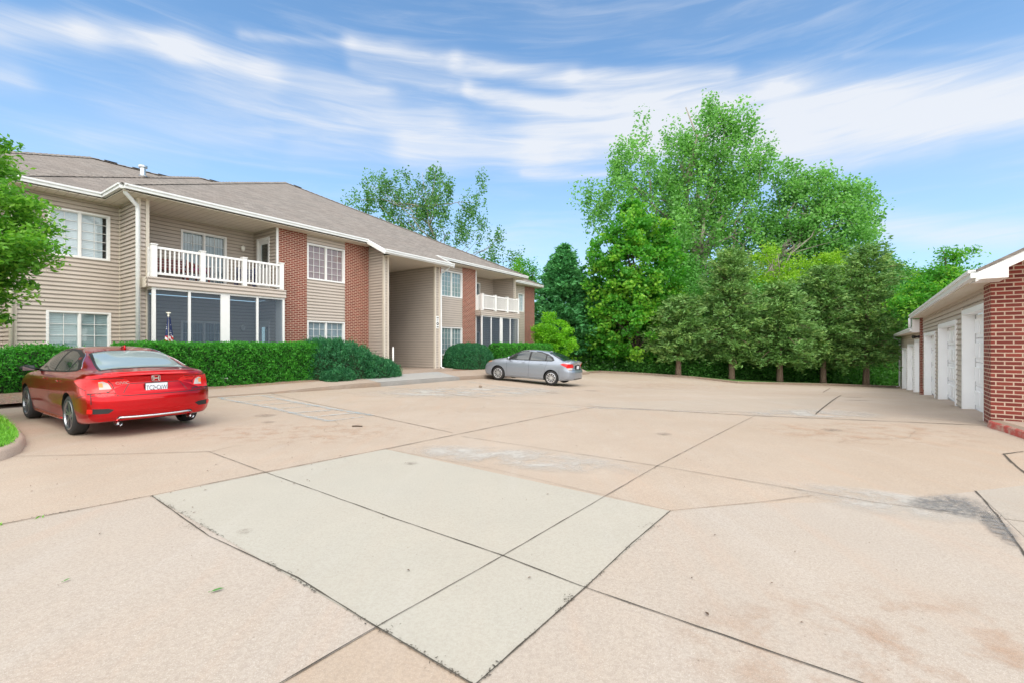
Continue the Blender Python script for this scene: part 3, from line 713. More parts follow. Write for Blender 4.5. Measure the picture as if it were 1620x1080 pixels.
def gutter(mb, pts, zt, out=.12):   # K-style gutter along a horizontal 2D line, outside on the right
    for a, b in zip(pts[:-1], pts[1:]):
        mb.obox(a, b, .0, out*.75, zt-.13, zt-.025); mb.obox(a, b, .0, out, zt-.05, zt)

bang = math.atan2(.827, .562)
B = empty('apartment_building', (OB.x, OB.y, 0), bang, label='two-storey beige and brick apartment building with balconies and brown shingle roof', cat='apartment building')
# local frame: x = s along the front, y = -t (front faces -y)
SOF = 5.62; BASE = H-1.35; DECK = 3.37; LCEIL = 3.02; PSOF = 5.13
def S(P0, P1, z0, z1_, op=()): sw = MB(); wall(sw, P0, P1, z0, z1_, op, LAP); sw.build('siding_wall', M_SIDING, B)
# left wing A and B
S((-12, 3.1), (-8.15, 3.1), BASE, SOF); S((-8.15, 3.1), (-8.15, 1.55), BASE, SOF)
bw = [(.63, 1.96, 2.50+H, 3.85+H), (.60, 1.98, -.42+H, .95+H)]
S((-8.15, 1.55), (-5.94, 1.55), BASE, SOF, bw)
S((-5.94, 1.55), (-5.94, 0), BASE, SOF); S((-5.94, 0), (-5.74, 0), BASE, SOF)
# left recess, both floors
def recess(s0, s1, mir=False):
    dd = (1.41, 2.81) if not mir else (s1-s0-2.81, s1-s0-1.41)
    side = (.40, 1.30)
    for z0, z1_, ftop in ((DECK, SOF, 3.86+H), (H-1.12, LCEIL, .80+H+.0)):
        S((s0, 1.565), (s1, 1.565), z0, z1_, [(dd[0], dd[1], z0+.03, ftop)])
        if not mir:
            S((s0, 0), (s0, 1.565), z0, z1_)                                  # faces +s
            S((s1, 1.565), (s1, 0), z0, z1_, [(1.565-side[1], 1.565-side[0], z0+.02, z0+1.98)])
        else:
            S((s0, 0), (s0, 1.565), z0, z1_, [(side[0], side[1], z0+.02, z0+1.98)]); S((s1, 1.565), (s1, 0), z0, z1_)
    return dd, side
ddL, sdL = recess(-5.74, -1.95); ddR, sdR = recess(9.54, 13.28, True)
WZ = [(2.49+H, 3.87+H), (-.55+H, .91+H)]
S((-.775, 0), (.897, 0), BASE, SOF, [(.02, 1.652, *WZ[0]), (.02, 1.652, *WZ[1])])
S((2.10, 0), (2.10, -1.0), BASE, SOF-.1); S((2.10, -1.0), (2.29, -1.0), BASE, PSOF)
S((2.29, -1.0), (2.29, 9), H-1.12, PSOF); S((5.155, 9), (5.155, -1.0), H-1.12, PSOF); S((2.29, 9), (5.155, 9), H-1.12, PSOF)
S((5.155, -1.0), (5.42, -1.0), BASE, PSOF); S((5.42, -1.0), (5.42, 0), BASE, SOF-.1)
S((6.62, 0), (8.31, 0), BASE, SOF, [(.02, 1.67, *WZ[0]), (.02, 1.67, *WZ[1])])
S((13.28, 0), (13.48, 0), BASE, SOF); S((13.48, 0), (13.48, 1.55), BASE, SOF)
S((13.48, 1.55), (17.05, 1.55), BASE, SOF, [(2.72, 3.47, 2.33+H, 3.62+H)])
S((18.4, 1.55), (18.4, 12), BASE, SOF)
# bands under the balconies
for s0, s1 in ((-5.86, -1.82), (9.42, 13.42)):
    S((s0, -.42), (s1, -.42), LCEIL+.04, DECK-.02); S((s0, 0), (s0, -.42), LCEIL+.04, DECK-.02); S((s1, -.42), (s1, 0), LCEIL+.04, DECK-.02)
class Each:
    def __init__(s, name, m, par): s.a = (name, m, par)
    def box(s, *b): m = MB(); m.box(*b); m.build(*s.a)
ct = Each('corner_trim', M_CREAM, B)   # corner posts and trim
for x, y in ((-5.94, 0), (-5.74, 0), (-8.15, 1.55), (13.48, 0)): ct.box(x-.042, x+.042, y-.042, y+.042, BASE, SOF)
for x in (2.10, 2.29, 5.155, 5.42): ct.box(x-.042, x+.042, -1.042, -.95, BASE, PSOF)
ct.box(-5.94-.03, -5.94+.0, 1.48, 1.55, BASE, SOF)
for s0, s1, dp in ((-1.874, -.775, .6), (.897, 2.10, .6), (5.42, 6.62, .6), (8.31, 9.54, .6)):
    m = MB(); m.box(s0, s1, -.025, dp, BASE, SOF); m.build('brick_pier', M_BRICK, B)
m = MB(); m.box(17.05, 18.4, 1.525, 3, BASE, SOF); m.build('brick_pier', M_BRICK2, B)
m = Each('white_trim', M_WHITE, B); m.box(-1.95, -1.874, -.03, .1, BASE, SOF); m.box(9.46, 9.54, -.03, .1, BASE, SOF)
# slabs, decks and ceilings
m = Each('balcony_deck', M_CREAM, B); m.box(-5.90, -1.86, -.38, 1.6, LCEIL+.03, DECK-.03); m.box(9.46, 13.38, -.38, 1.6, LCEIL+.03, DECK-.03)
m = Each('concrete_floor', M_WALK, B); m.box(-5.9, -1.86, -.40, 1.6, H-1.4, H-1.12); m.box(9.46, 13.38, -.40, 1.6, H-1.4, H-1.12); m.box(1.9, 5.6, -1.72, 9, H-1.4, H-1.118)
# soffits
m = Each('soffit', M_SOFFIT, B)
for x0, x1, y0, y1, z in ((-6.42, 2.0, -.50, .02, SOF), (5.3, 14.2, -.50, .02, SOF), (-5.74, -1.95, .02, 1.6, SOF+.01), (9.5, 13.28, .02, 1.6, SOF+.01),
                          (-8.26, -5.9, 1.02, 1.6, SOF+.005), (-6.42, -5.93, -.5, 1.1, SOF+.008), (13.4, 14.2, 0, 1.2, SOF+.008), (13.4, 18.8, 1.02, 1.6, SOF+.005), (-12, -8.2, 2.6, 3.15, SOF+.002), (2.08, 5.44, -1.57, 9, PSOF)):
    m.box(x0, x1, y0, y1, z, z+.02)
# roofs
PITCH = .495; EZ = SOF+.16
def poly_obj(name, faces, m, par, th=.0):
    q = MB()
    for f in faces: q.quad(*f)
    return q.build(name, m, par)
hw = 10.36; s0, s1, f_ = -6.465, 14.255, -.55
ap = ((s0+s1)/2, f_+hw, EZ+PITCH*hw)
cA, cB, cC, cD = (s0, f_, EZ), (s1, f_, EZ), (s1, f_+2*hw, EZ), (s0, f_+2*hw, EZ)
# the front slope of the main roof runs on down over the breezeway
x0, x1, dn = 1.62, 5.80, 1.07
pz = EZ-PITCH*dn
roofC = [(cA, (x0, f_, EZ), ap), ((x0, f_, EZ), (x1, f_, EZ), ap), ((x1, f_, EZ), cB, ap), (cB, cC, ap), (cC, cD, ap), (cD, cA, ap),
         ((x0, f_-dn, pz), (x1, f_-dn, pz), (x1, f_, EZ), (x0, f_, EZ))]
ro = poly_obj('roof', roofC, M_ROOF, B)
def hiproof(xa, xb, fy, hw, closeR=True, dz=0.):
    z = EZ+dz; A_, B_, C_, D_ = (xa, fy, z), (xb, fy, z), (xb, fy+2*hw, z), (xa, fy+2*hw, z)
    r0, r1 = (xa+hw, fy+hw, z+PITCH*hw), (xb-hw, fy+hw, z+PITCH*hw)
    return [(A_, B_, r1, r0), (B_, C_, r1), (C_, D_, r0, r1), (D_, A_, r0)], r0, r1
fB, rb0, rb1 = hiproof(-8.31, 18.85, 1.0, 6.97, dz=.004); poly_obj('roof', fB, M_ROOF, B)
fA, ra0, ra1 = hiproof(-12.33, 20, 2.6, 7.7, dz=.008)
fA = [((-12.33, 2.6, EZ), (4, 2.6, EZ), (4, 10.3, ra0[2]), ra0), ((-12.33, 18, EZ), (-12.33, 2.6, EZ), ra0), ((4, 18, EZ), (-12.33, 18, EZ), ra0, (4, 10.3, ra0[2]))]
poly_obj('roof', fA, M_ROOF, B)
def cap(a, b):   # ridge and hip shingles
    rc_ = MB()
    a, b = Vector(a), Vector(b); n = max(1, int((b-a).length/.3)); up = Vector((0, 0, 1)); sd_ = (b-a).cross(up).normalized()
    for k in range(n):
        p, q = a.lerp(b, k/n), a.lerp(b, (k+1.05)/n); l0, l1 = up*.035, up*.055
        for sg in (-1, 1):
            rc_.quad(p+l0, q+l1, q+sd_*sg*.14-up*.01, p+sd_*sg*.14-up*.03)
    rc_.build('ridge_cap', M_ROOF, ro)
cap(cA, ap); cap(cB, ap); cap(fB[0][0], rb0); cap(rb0, (rb1[0], rb1[1], rb1[2])); cap(fB[0][1], rb1); cap((-12.33, 2.6, EZ), ra0); cap(ra0, (4, 10.3, ra0[2]))
for a, b in ((ra0, (1.5, 10.3, ra0[2])), (rb0, (3.0, rb0[1], rb0[2])), (ap, cB)):
    a, b = Vector(a), Vector(b)
    if b == Vector(cB): b = a.lerp(b, .06)
    L_ = (b-a).length; dr = (b-a)/L_; k = .5
    while k < L_-.4:
        p, q = a+dr*k, a+dr*(k+.45); sd_ = dr.cross(Vector((0,0,1))).normalized()*.1
        rv = MB()
        for sg in (-1, 1): rv.quad(p+Vector((0,0,.09)), q+Vector((0,0,.09)), q+sd_*sg+Vector((0,0,.04)), p+sd_*sg+Vector((0,0,.04)))
        rv.build('ridge_vent', M_BLACK, ro); k += 1.0
# gutters, fascia, rake boards
g = MB()
gutter(g, [(-6.42, -.5), (x0, -.5)], EZ+.02); gutter(g, [(x1-.1, -.5), (14.2, -.5)], EZ+.02)
gutter(g, [(-6.42, .98), (-6.42, -.5)], EZ+.02); gutter(g, [(14.2, -.5), (14.2, .98)], EZ+.02)
gutter(g, [(-8.26, 1.05), (-6.42, 1.05)], EZ+.02); gutter(g, [(14.2, 1.05), (18.8, 1.05)], EZ+.02); gutter(g, [(18.8, 1.05), (18.8, 14)], EZ+.02)
gutter(g, [(-8.26, 2.55), (-8.26, 1.05)], EZ+.02); gutter(g, [(-12.2, 2.65), (-8.26, 2.65)], EZ+.02)
gutter(g, [(x0, f_-dn+.03), (x1, f_-dn+.03)], pz+.03)
g.build('gutter', M_GUTTER, B)
g = MB()
for xx in (x0, x1):
    e = .04 if xx == x0 else -.04
    for a, b in (((xx, f_-dn, pz), (xx, f_, EZ)),):
        v = [(xx-e, a[1], a[2]+.02), (xx-e, b[1], b[2]+.02), (xx-e, b[1], b[2]-.16), (xx-e, a[1], a[2]-.16)]
        vi = [(xx+e, y, z) for _, y, z in v]
        g.quad(*v); g.quad(*reversed(vi))
        for k in range(4): g.quad(v[k], vi[k], vi[(k+1) % 4], v[(k+1) % 4])
g.box(x0+.02, x1-.02, f_-dn+.02, f_-dn+.05, PSOF-.02, pz+.0)
g.build('rake_board', M_WHITE, B)
# cheek walls above the breezeway roof sides
sw2 = MB()
for xx, fl in ((2.10, 1), (5.42, -1)):
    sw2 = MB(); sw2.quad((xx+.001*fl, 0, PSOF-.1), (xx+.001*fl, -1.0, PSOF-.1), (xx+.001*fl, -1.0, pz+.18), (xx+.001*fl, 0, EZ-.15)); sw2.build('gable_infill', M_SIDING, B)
# downspouts
g = MB()
def pipe(mb, pts, r=.045): mb.tube(pts, r, 8)
pipe(g, [(-6.38, -.42, EZ-.08), (-6.35, -.40, EZ-.18), (-6.02, -.16, EZ-.42), (-6.0, -.14, EZ-.55), (-6.0, -.14, BASE+.2)], .055); g.build('downspout', M_GUTTER, B, True)
g = MB(); pipe(g, [(5.62, -1.55, pz-.05), (5.6, -1.5, pz-.18), (5.50, -1.08, pz-.42), (5.50, -1.07, pz-.55), (5.50, -1.07, H-1.05), (5.52, -1.25, H-1.12)], .04); g.build('downspout', M_GUTTER, B, True)
g = MB(); pipe(g, [(-8.22, 1.46, EZ-.1), (-8.22, 1.46, BASE+.2)], .05); g.build('downspout', M_CREAM, B, True)
# roof pipe
g = MB(); g.lathe([(.16, 0), (.09, .06), (.085, .34), (.14, .35), (.14, .42), (.02, .46)], (-4.33, 5.0, EZ+PITCH*3.98), 'z', 16); g.build('roof_vent_pipe', M_SILVERM, ro)
# windows
window(B, (-8.15, 1.55), (-5.94, 1.55), .63, 1.96, *bw[0][2:], cols=2, rows=5, gap=.10)
window(B, (-8.15, 1.55), (-5.94, 1.55), .60, 1.98, *bw[1][2:], cols=2, rows=4, dark=M_TEALB)
window(B, (-.775, 0), (.897, 0), .02, 1.652, *WZ[0], dark=M_PINKB); window(B, (-.775, 0), (.897, 0), .02, 1.652, *WZ[1], dark=M_GREYB)
window(B, (6.62, 0), (8.31, 0), .02, 1.67, *WZ[0], cols=3, rows=5, dark=M_TEALB); window(B, (6.62, 0), (8.31, 0), .02, 1.67, *WZ[1], dark=M_TEALB, blind='v', rows=5)
window(B, (13.48, 1.55), (17.05, 1.55), 2.72, 3.47, 2.33+H, 3.62+H, cols=2, rows=5, mull=False)
for s0_, s1_, dd in ((-5.74, -1.95, ddL), (9.54, 13.28, ddR)):
    window(B, (s0_, 1.565), (s1_, 1.565), dd[0], dd[1], DECK+.03, 3.86+H, cols=2, rows=5, blind='v', name='sliding_door', dark=M_GREYB)
    window(B, (s0_, 1.565), (s1_, 1.565), dd[0], dd[1], H-1.09, .80+H, cols=2, rows=5, blind='v', name='sliding_door', dark=M_GREYB)
def pdoor(P0, P1, a, b, z0):
    p0, p1 = Vector(P0), Vector(P1); dr = (p1-p0).normalized(); A = p0+dr*a; wd = b-a
    sg = lambda u0, u1: (A+dr*u0, A+dr*u1)
    f = MB(); f.obox(*sg(0, .08), -.1, .04, z0, z0+1.96); f.obox(*sg(wd-.08, wd), -.1, .04, z0, z0+1.96); f.obox(*sg(.08, wd-.08), -.1, .038, z0+1.88, z0+1.96)
    f.obox(*sg(.08, .2), -.06, -.02, z0, z0+1.88); f.obox(*sg(wd-.2, wd-.08), -.06, -.02, z0, z0+1.88); f.obox(*sg(.2, wd-.2), -.06, -.022, z0, z0+.85); f.obox(*sg(.2, wd-.2), -.06, -.022, z0+1.74, z0+1.88); f.obox(*sg(.2, wd-.2), -.06, -.022, z0+.98, z0+1.03)
    do = f.build('door', M_WHITE, B)
    q = MB(); q.obox(*sg(.2, wd-.2), -.05, -.04, z0+.85, z0+1.74); q.build('glass', M_GLASS, do)
    q = MB(); q.obox(*sg(.08, wd-.08), -.35, -.30, z0, z0+1.9); q.build('room', M_DARK, do)
    q = MB(); c = A+dr*(wd-.14)+Vector((dr.y, -dr.x))*.02; q.tube([(c.x, c.y, z0+.92), (c.x+dr.y*.05, c.y-dr.x*.05, z0+.92)], .028, 10); q.build('handle', M_SILVERM, do, True)
for z in (DECK+.02, H-1.10):
    pdoor((-1.95, 1.565), (-1.95, 0), 1.565-sdL[1], 1.565-sdL[0], z); pdoor((9.54, 0), (9.54, 1.565), sdR[0], sdR[1], z)
# wall lanterns
def lantern(x, y, z):
    m = MB(); m.lathe([(.0, -.0), (.06, 0), (.06, .03), (.03, .04)], (x, y, z), 'y', 12)
    m.tube([(x, y, z), (x, y-.12, z+.03), (x, y-.14, z+.0)], .012, 6); o = m.build('wall_lamp', M_CREAM, B, True)
    m = MB(); m.lathe([(.02, .06), (.075, .0), (.06, -.13), (.02, -.16)], (x, y-.14, z), 'z', 10); m.build('lamp_shade', M_LAMPG, o, True)
lantern(-2.42, 1.54, 3.58+H); lantern(-2.42, 1.54, .66+H)
# screened porches
def porch(sp, s0, s1, widepost):
    z0, zt = H-1.12, LCEIL+.05
    for (a, b) in sp:
        pass
    f = MB()
    f.obox((s0, 0), (s0, -.37), -.02, .02, zt-.07, zt); f.obox((s0, -.37), (s1, -.37), -.02, .025, zt-.07, zt)
    f.obox((s0, -.37), (s1, -.37), -.02, .022, z0, z0+.09)
    for x, wv in sp: f.box(x-wv/2, x+wv/2, -.37-.028, -.34, z0, zt)
    f.box(s0-.025, s0+.02, -.03, .03, z0, zt)
    fo = f.build('porch_screen', M_WHITE, B)
    q = MB(); xs = [s0]+[x for x, _ in sp][1:]
    q.quad((s0, 0, z0), (s0, -.365, z0), (s0, -.365, zt), (s0, 0, zt))
    for (xa, wa), (xb, wb) in zip(sp[:-1], sp[1:]): q.quad((xa+wa/2, -.367, z0), (xb-wb/2, -.367, z0), (xb-wb/2, -.367, zt), (xa+wa/2, -.367, zt))
    q.build('screen_mesh', M_SCREEN, fo)
porch([(-5.70, .09), (-4.81, .07), (-3.81, .27), (-2.80, .07), (-1.89, .07)], -5.74, -1.87, None)
porch([(9.58, .09), (10.45, .07), (11.45, .27), (12.40, .07), (13.30, .07)], 9.54, 13.34, None)
m = MB(); m.box(-1.95, -1.85, -.36, 0, H-1.12, LCEIL+.04); m.build('white_trim', M_WHITE, B)
# balcony railings
def railing(posts, s0, s1):
    f = MB()
    for x in posts: f.box(x-.07, x+.07, -.44, -.30, DECK-.02, DECK+.90); f.box(x-.085, x+.085, -.455, -.285, DECK+.90, DECK+.935)
    f.box(posts[0]-.055, posts[0]+.055, -.10, .0, DECK-.02, DECK+.86)
    for z, h in ((DECK+.80, .075), (DECK+.06, .07)):
        for a, b in zip(posts[:-1], posts[1:]): f.box(a+.07, b-.07, -.40, -.34, z, z+h)
        f.box(posts[0]-.03, posts[0]+.03, -.30, -.10, z, z+h); f.box(posts[-1]-.03, posts[-1]+.03, -.30, 0, z, z+h)
    ro_ = f.build('balcony_railing', M_WHITE, B, bevel=.008)
    q = MB()
    for a, b in zip(posts[:-1], posts[1:]):
        n = 9
        for k in range(1, n+1): x = a+.05+(b-a-.1)*k/(n+1); q.box(x-.019, x+.019, -.389, -.351, DECK+.12, DECK+.81)
    for y in (-.16, -.24): q.box(posts[0]-.018, posts[0]+.018, y-.018, y+.018, DECK+.12, DECK+.81)
    q.build('balusters', M_WHITE, ro_)
railing([-5.70, -4.456, -3.224, -1.97], 0, 0); railing([9.62, 10.85, 12.08, 13.28], 0, 0)

def bl(s, t, z): x, y = bxy(s, t); return (x, y, z)
# sign on the entry post
sg = empty('address_sign', bl(5.30, 1.03, 2.18+.30), bang, label='small white upright notice plate on the post right of the entry', cat='sign')
m = MB(); m.box(-.11, .11, -.012, 0, -.29, .29); m.build('plate', M_SIGNW, sg, bevel=.01)
m = MB()
for k in range(3): m.box(-.06+k*.045, -.03+k*.045, -.016, -.0125, .18, .24)
m.box(-.06, .06, -.016, -.0125, -.25, -.20); m.lathe([(.075, -.014), (.03, -.016)], (0, 0, -.075), 'y', 20); m.build('black_print', M_INK, sg)
m = MB()
for k in range(3): m.box(-.06, .06-.02*(k % 2), -.016, -.0125, .03+k*.045, .055+k*.045)
m.build('grey_print', M_GREYINK, sg)
# white post at the entry
m = MB(); m.tube([(0, 0, 0), (0, 0, 1.02)], .035, 12); m.tube([(0, 0, 1.02), (0, 0, 1.05)], [.042, .02], 12)
o = m.build('white_post', M_WHITE, None, True); o.location = bl(2.46, 1.15, H-1.14); tag(o, 'short round white post at the left side of the entry', 'post')
# landscape lamp in the hedge
o = empty('garden_light', (-8.62, 13.55, walk_z(-4, 1.6)), .6, label='small black and white garden light at the foot of the long clipped hedge', cat='garden light')
m = MB(); m.tube([(0,0,0), (0,0,.2)], .015, 6); m.box(-.09, .09, -.06, .06, .10, .20); m.build('housing', M_BLACK, o)
m = MB(); m.box(-.13, .13, -.08, .08, .20, .24); m.build('cover', M_WHITE, o)
# flag on its pole
fo = empty('furled_flag', bl(-5.42, .60, H-1.2), bang+.1, label='furled red white and blue flag on a thin pole before the left porch screen', cat='flag')
m = MB(); m.tube([(0,0,0), (0,0,2.02)], .012, 8); m.lathe([(.0, 2.14), (.035, 2.10), (.02, 2.05), (.03, 2.02), (.0, 2.0)], (0,0,0), 'z', 12); m.box(-.06, .06, -.008, .008, 2.10, 2.13); m.build('flag_pole', simple('pale_pole', (.75, .72, .60), .3), fo)
V = []; n, mm = 24, 30
for j in range(mm+1):
    v = j/mm
    for i in range(n+1):
        u = i/n; wd = .06+.17*v**.9; x = (u-.45)*wd*2*.62; y = math.sin(u*16+v*2)*.028*(.4+v)-.02; V.append((x, y, 1.98-v*1.05-.10*u*v))
i = (np.arange(mm)[:,None]*(n+1)+np.arange(n)[None,:]).ravel()
def f_flag(t, out):
    g = t.sep(t.new('ShaderNodeTexCoord').outputs['Object'])
    dg = t.m('ADD', t.m('MULTIPLY', g[0], .85), t.m('MULTIPLY', g[2], .62))
    stp = t.m('GREATER_THAN', t.m('FRACT', t.m('MULTIPLY', dg, 11.)), .5)
    c = t.mix(stp, (.50, .03, .04), (.72, .72, .74))
    vo = t.new('ShaderNodeTexVoronoi'); t.l.new(t.new('ShaderNodeTexCoord').outputs['Object'], vo.inputs['Vector']); vo.inputs['Scale'].default_value = 17; vo.inputs['Randomness'].default_value = .25
    star = t.m('LESS_THAN', vo.outputs['Distance'], .30)
    blue = t.mix(star, (.02, .035, .12), (.75, .75, .78))
    princ(t, out, t.mix(t.m('GREATER_THAN', g[2], 1.45), c, blue), .8)
np_mesh('flag_cloth', np.array(V), np.c_[i, i+1, i+n+2, i+n+1], mat('flag_cloth', f_flag), fo, smooth=True)

# things on the left balcony
M_MAROON = simple('maroon_wood', (.17, .035, .035), .5, var=.25); M_NAVY = simple('navy_fabric', (.03, .035, .10), .8, var=.2); M_PINK = simple('magenta_fabric', (.38, .06, .22), .8, var=.3)
def bench(s, t, name, label, mm, wd=1.2, hb=.8, ang=0., cush=None):
    e = empty(name, bl(s, t, DECK-.03), bang+ang, label=label, cat='bench' if wd > .9 else 'chair')
    m = MB()
    for x in (-wd/2, wd/2-.05): m.box(x, x+.05, -.22, -.17, 0, .55); m.box(x, x+.05, .17, .22, 0, hb); m.box(x, x+.05, -.24, .22, .55, .59)
    m.build('frame', mm, e)
    m = MB(); m.box(-wd/2+.05, wd/2-.05, -.22, .2, .38, .42); m.build('seat', mm, e)
    m = MB()
    for k in range(4): m.box(-wd/2+.05, wd/2-.05, .18, .205, .46+k*(hb-.5)/4, .46+k*(hb-.5)/4+.06)
    m.build('backrest', mm, e)
    if cush:
        m = MB(); m.box(-.2, .22, -.16, .14, .425, .53); m.build('cushion', cush, e, bevel=.04)
bench(-5.0, -.75, 'balcony_bench', 'maroon slatted bench at the left end of the near balcony', M_MAROON, 1.05, .85)
bench(-4.25, -.45, 'balcony_chair', 'low maroon chair with a magenta cushion on the near balcony', M_MAROON, .55, .75, .7, M_PINK)
bench(-2.75, -.55, 'balcony_chair', 'dark navy chair at the right end of the near balcony', M_NAVY, .6, .8, -.6, M_NAVY)

# ------------------------------------------------------------------ garage building
gang = math.atan2(.786, .618); OG = Vector((8.08, 7.6)); UG = Vector((.618, .786)); NG = Vector((-.786, .618))
G_ = empty('garage_building', (OG.x, OG.y, 0), gang, label='long low garage block with white doors, beige siding and brick piers', cat='garage')
def glz(x, y=0.): p = OG+UG*x+NG*y; return z1(p.x, p.y)
L1, L2 = 13.3, 29.8
doors = [(.66, 3.23, .747+H), (4.16, 7.70, .592+H), (8.65, 12.2, .42+H)]; doors2 = [(14.4, 17.3, .235+H), (17.8, 22.4, .03+H), (22.96, 27.6, -.19+H)]
s = MB()
wall(s, (L1, 0), (0, 0), -.3, 2.46, [(L1-b, L1-a, -1, z) for a, b, z in doors], .118)
wall(s, (L2, -.02), (L1, -.02), -2.2, 1.95, [(L2-b, L2-a, -3, z) for a, b, z in doors2], .118)
wall(s, (L2, -7.5), (L2, -.02), -2.2, 1.95, (), .118)
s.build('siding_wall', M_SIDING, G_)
m = MB(); m.box(0, .60, -.4, .06, -.4, 2.46); m.build('brick_pier', M_BRICK2, G_)
m = MB(); m.box(13.02, 13.42, -.4, .10, -1.2, 2.46); m.build('brick_pier', M_BRICK2, G_)
gp = 2.60+.55*3.95-.10
m = MB(); m.quad((-.001, .055, -.4), (-.001, -7.5, -.4), (-.001, -7.5, 2.5), (-.001, -3.5, 4.63), (-.001, .055, 2.68)); m.build('brick_gable', M_BRICK2, G_)
for a, b, zt in doors+doors2:
    y0 = 0 if a < 13 else -.02; zb = min(glz(a), glz(b))-.05; zb = glz((a+b)/2)-.35
    f = MB()
    f.box(a-.0, a+.10, y0-.17, y0+.046, zb, zt); f.box(b-.10, b, y0-.17, y0+.046, zb, zt); f.box(a+.10, b-.10, y0-.17, y0+.044, zt-.10, zt)
    fo_ = f.build('garage_door', M_DOORW, G_)
    q = MB(); zz0 = glz((a+b)/2)-.01-(.12 if a > 13 else .0); h = (zt-.10-zz0)/4
    for k in range(4):
        q.box(a+.10, b-.10, y0-.22, y0-.17, zz0+k*h+.005, zz0+(k+1)*h-.005)
        nx = max(4, int((b-a)/.62))
        for i2 in range(nx):
            xa = a+.10+(b-a-.2)*(i2+.10)/nx; xb = a+.10+(b-a-.2)*(i2+.90)/nx; q.box(xa, xb, y0-.17, y0-.145, zz0+k*h+.10, zz0+(k+1)*h-.10)
    q.build('door_panel', M_DOORW, fo_, bevel=.008)
    q = MB(); q.box(a+.1, b-.1, y0-.24, y0-.222, zz0-.02, zt-.1); q.box(b-.115, b-.10, y0-.17, y0-.155, zz0, zt-.1); q.box(a+.1, b-.1, y0-.17, y0-.155, zz0-.015, zz0+.012); q.build('door_seal', M_SEAL, fo_)
    q = MB(); q.box(a+.45, a+.48, y0-.16, y0-.11, zz0+.65, zz0+.82); q.build('handle', M_BLACK, fo_)
    q = MB(); p = [(a, y0-.23), (b, y0-.23), (b, y0+.12), (a, y0+.12)]
    q.quad(*[(x, y, glz(x, y)+(.02 if y < y0 else .006)) for x, y in p]); q.build('door_apron', M_WALK, fo_)
    q = MB(); q.box(b+.001, b+.05, y0-.01, y0+.042, zb, zt+.05) ; q.build('door_trim', M_CREAM, fo_)
m = MB(); m.box(-.69, 13.5, -.0, .32, 2.46, 2.48); m.build('soffit', M_SOFFIT, G_)
m = MB(); m.box(13.45, L2+.3, -.02, .32, 1.95, 1.97); m.build('soffit', M_SOFFIT, G_)
def groof(xa, xb, ez, yo):
    r = 3.5; m = MB(); z = ez; zr = ez+.55*(r+yo); th = .05
    m.quad((xa, yo, z), (xb, yo, z), (xb, -r, zr), (xa, -r, zr)); m.quad((xa, -r, zr), (xb, -r, zr), (xb, -2*r-yo, z), (xa, -2*r-yo, z))
    m.quad((xa, yo, z-th), (xa, yo, z), (xa, -r, zr), (xa, -r, zr-th)); m.quad((xb, yo, z-th), (xb, -r, zr-th), (xb, -r, zr), (xb, yo, z))
    m.quad((xa, -2*r-yo, z-th), (xa, -r, zr-th), (xa, -r, zr), (xa, -2*r-yo, z))
    o = m.build('roof', M_ROOF, G_)
    f = MB()
    for x, e in ((xa+.015, .03), (xb-.045, .03)):
        f = MB()
        for y0_, y1_, za, zb_ in ((yo, -r, z, zr), (-r, -2*r-yo, zr, z)):
            a = [(x, y0_, za-.05), (x, y1_, zb_-.05), (x, y1_, zb_-.19), (x, y0_, za-.19)]; b = [(x+e, y, zz) for _, y, zz in a]
            f.quad(*a); f.quad(*reversed(b))
            for k in range(4): f.quad(a[k], b[k], b[(k+1) % 4], a[(k+1) % 4])
        if x < xb-.1: fa = f
        else: f.build('rake_board', M_WHITE, G_)
    f = fa; f.quad((xa+.02, yo, z-.18), (xa+.02, -r, zr-.18), (xa+.74, -r, zr-.18), (xa+.74, yo, z-.18))
    f.build('rake_board', M_WHITE, G_)
    g = MB(); gutter(g, [(xb, yo-.03), (xa, yo-.03)], z+.0); g.build('gutter', M_GUTTER, G_)
groof(-.72, 13.6, 2.607, .33); groof(13.42, L2+.3, 2.08, .33)
# boxed eave return at the gable
m = MB(); v = [(-.715, .325, 2.455), (-.715, -.03, 2.455), (-.715, -.03, 2.70), (-.715, .0, 2.72), (-.715, .325, 2.56)]; 
m.quad(*v); v2 = [(-.03, y, z) for _, y, z in v]; m.quad(*reversed(v2))
for k in range(5): m.quad(v[k], v2[k], v2[(k+1) % 5], v[(k+1) % 5])
m.build('eave_return', M_WHITE, G_)
m = MB(); m.box(13.30, 13.40, .10, .32, 1.9, 2.42); m.build('eave_return', M_WHITE, G_)
g = MB(); pipe(g, [(L2+.1, .38, 1.98), (L2+.1, .36, 1.86), (L2+.03, .08, 1.70), (L2+.03, .06, 1.6), (L2+.03, .06, glz(L2)+.12), (L2+.03, .3, glz(L2)+.05)], .05); g.build('downspout', M_GUTTER, G_, True)
g = MB(); pipe(g, [(13.5, .38, 2.48), (13.5, .38, 2.10)], .05); g.build('downspout', M_GUTTER, G_, True)
m = MB(); m.box(13.15, 13.25, .10, .16, 1.68, 1.78); m.tube([(13.2, .15, 1.73), (13.15, .3, 1.72)], [.03, .07], 10); m.tube([(13.25, .15, 1.73), (13.35, .3, 1.72)], [.03, .07], 10); m.build('flood_light', M_BLACK, G_)

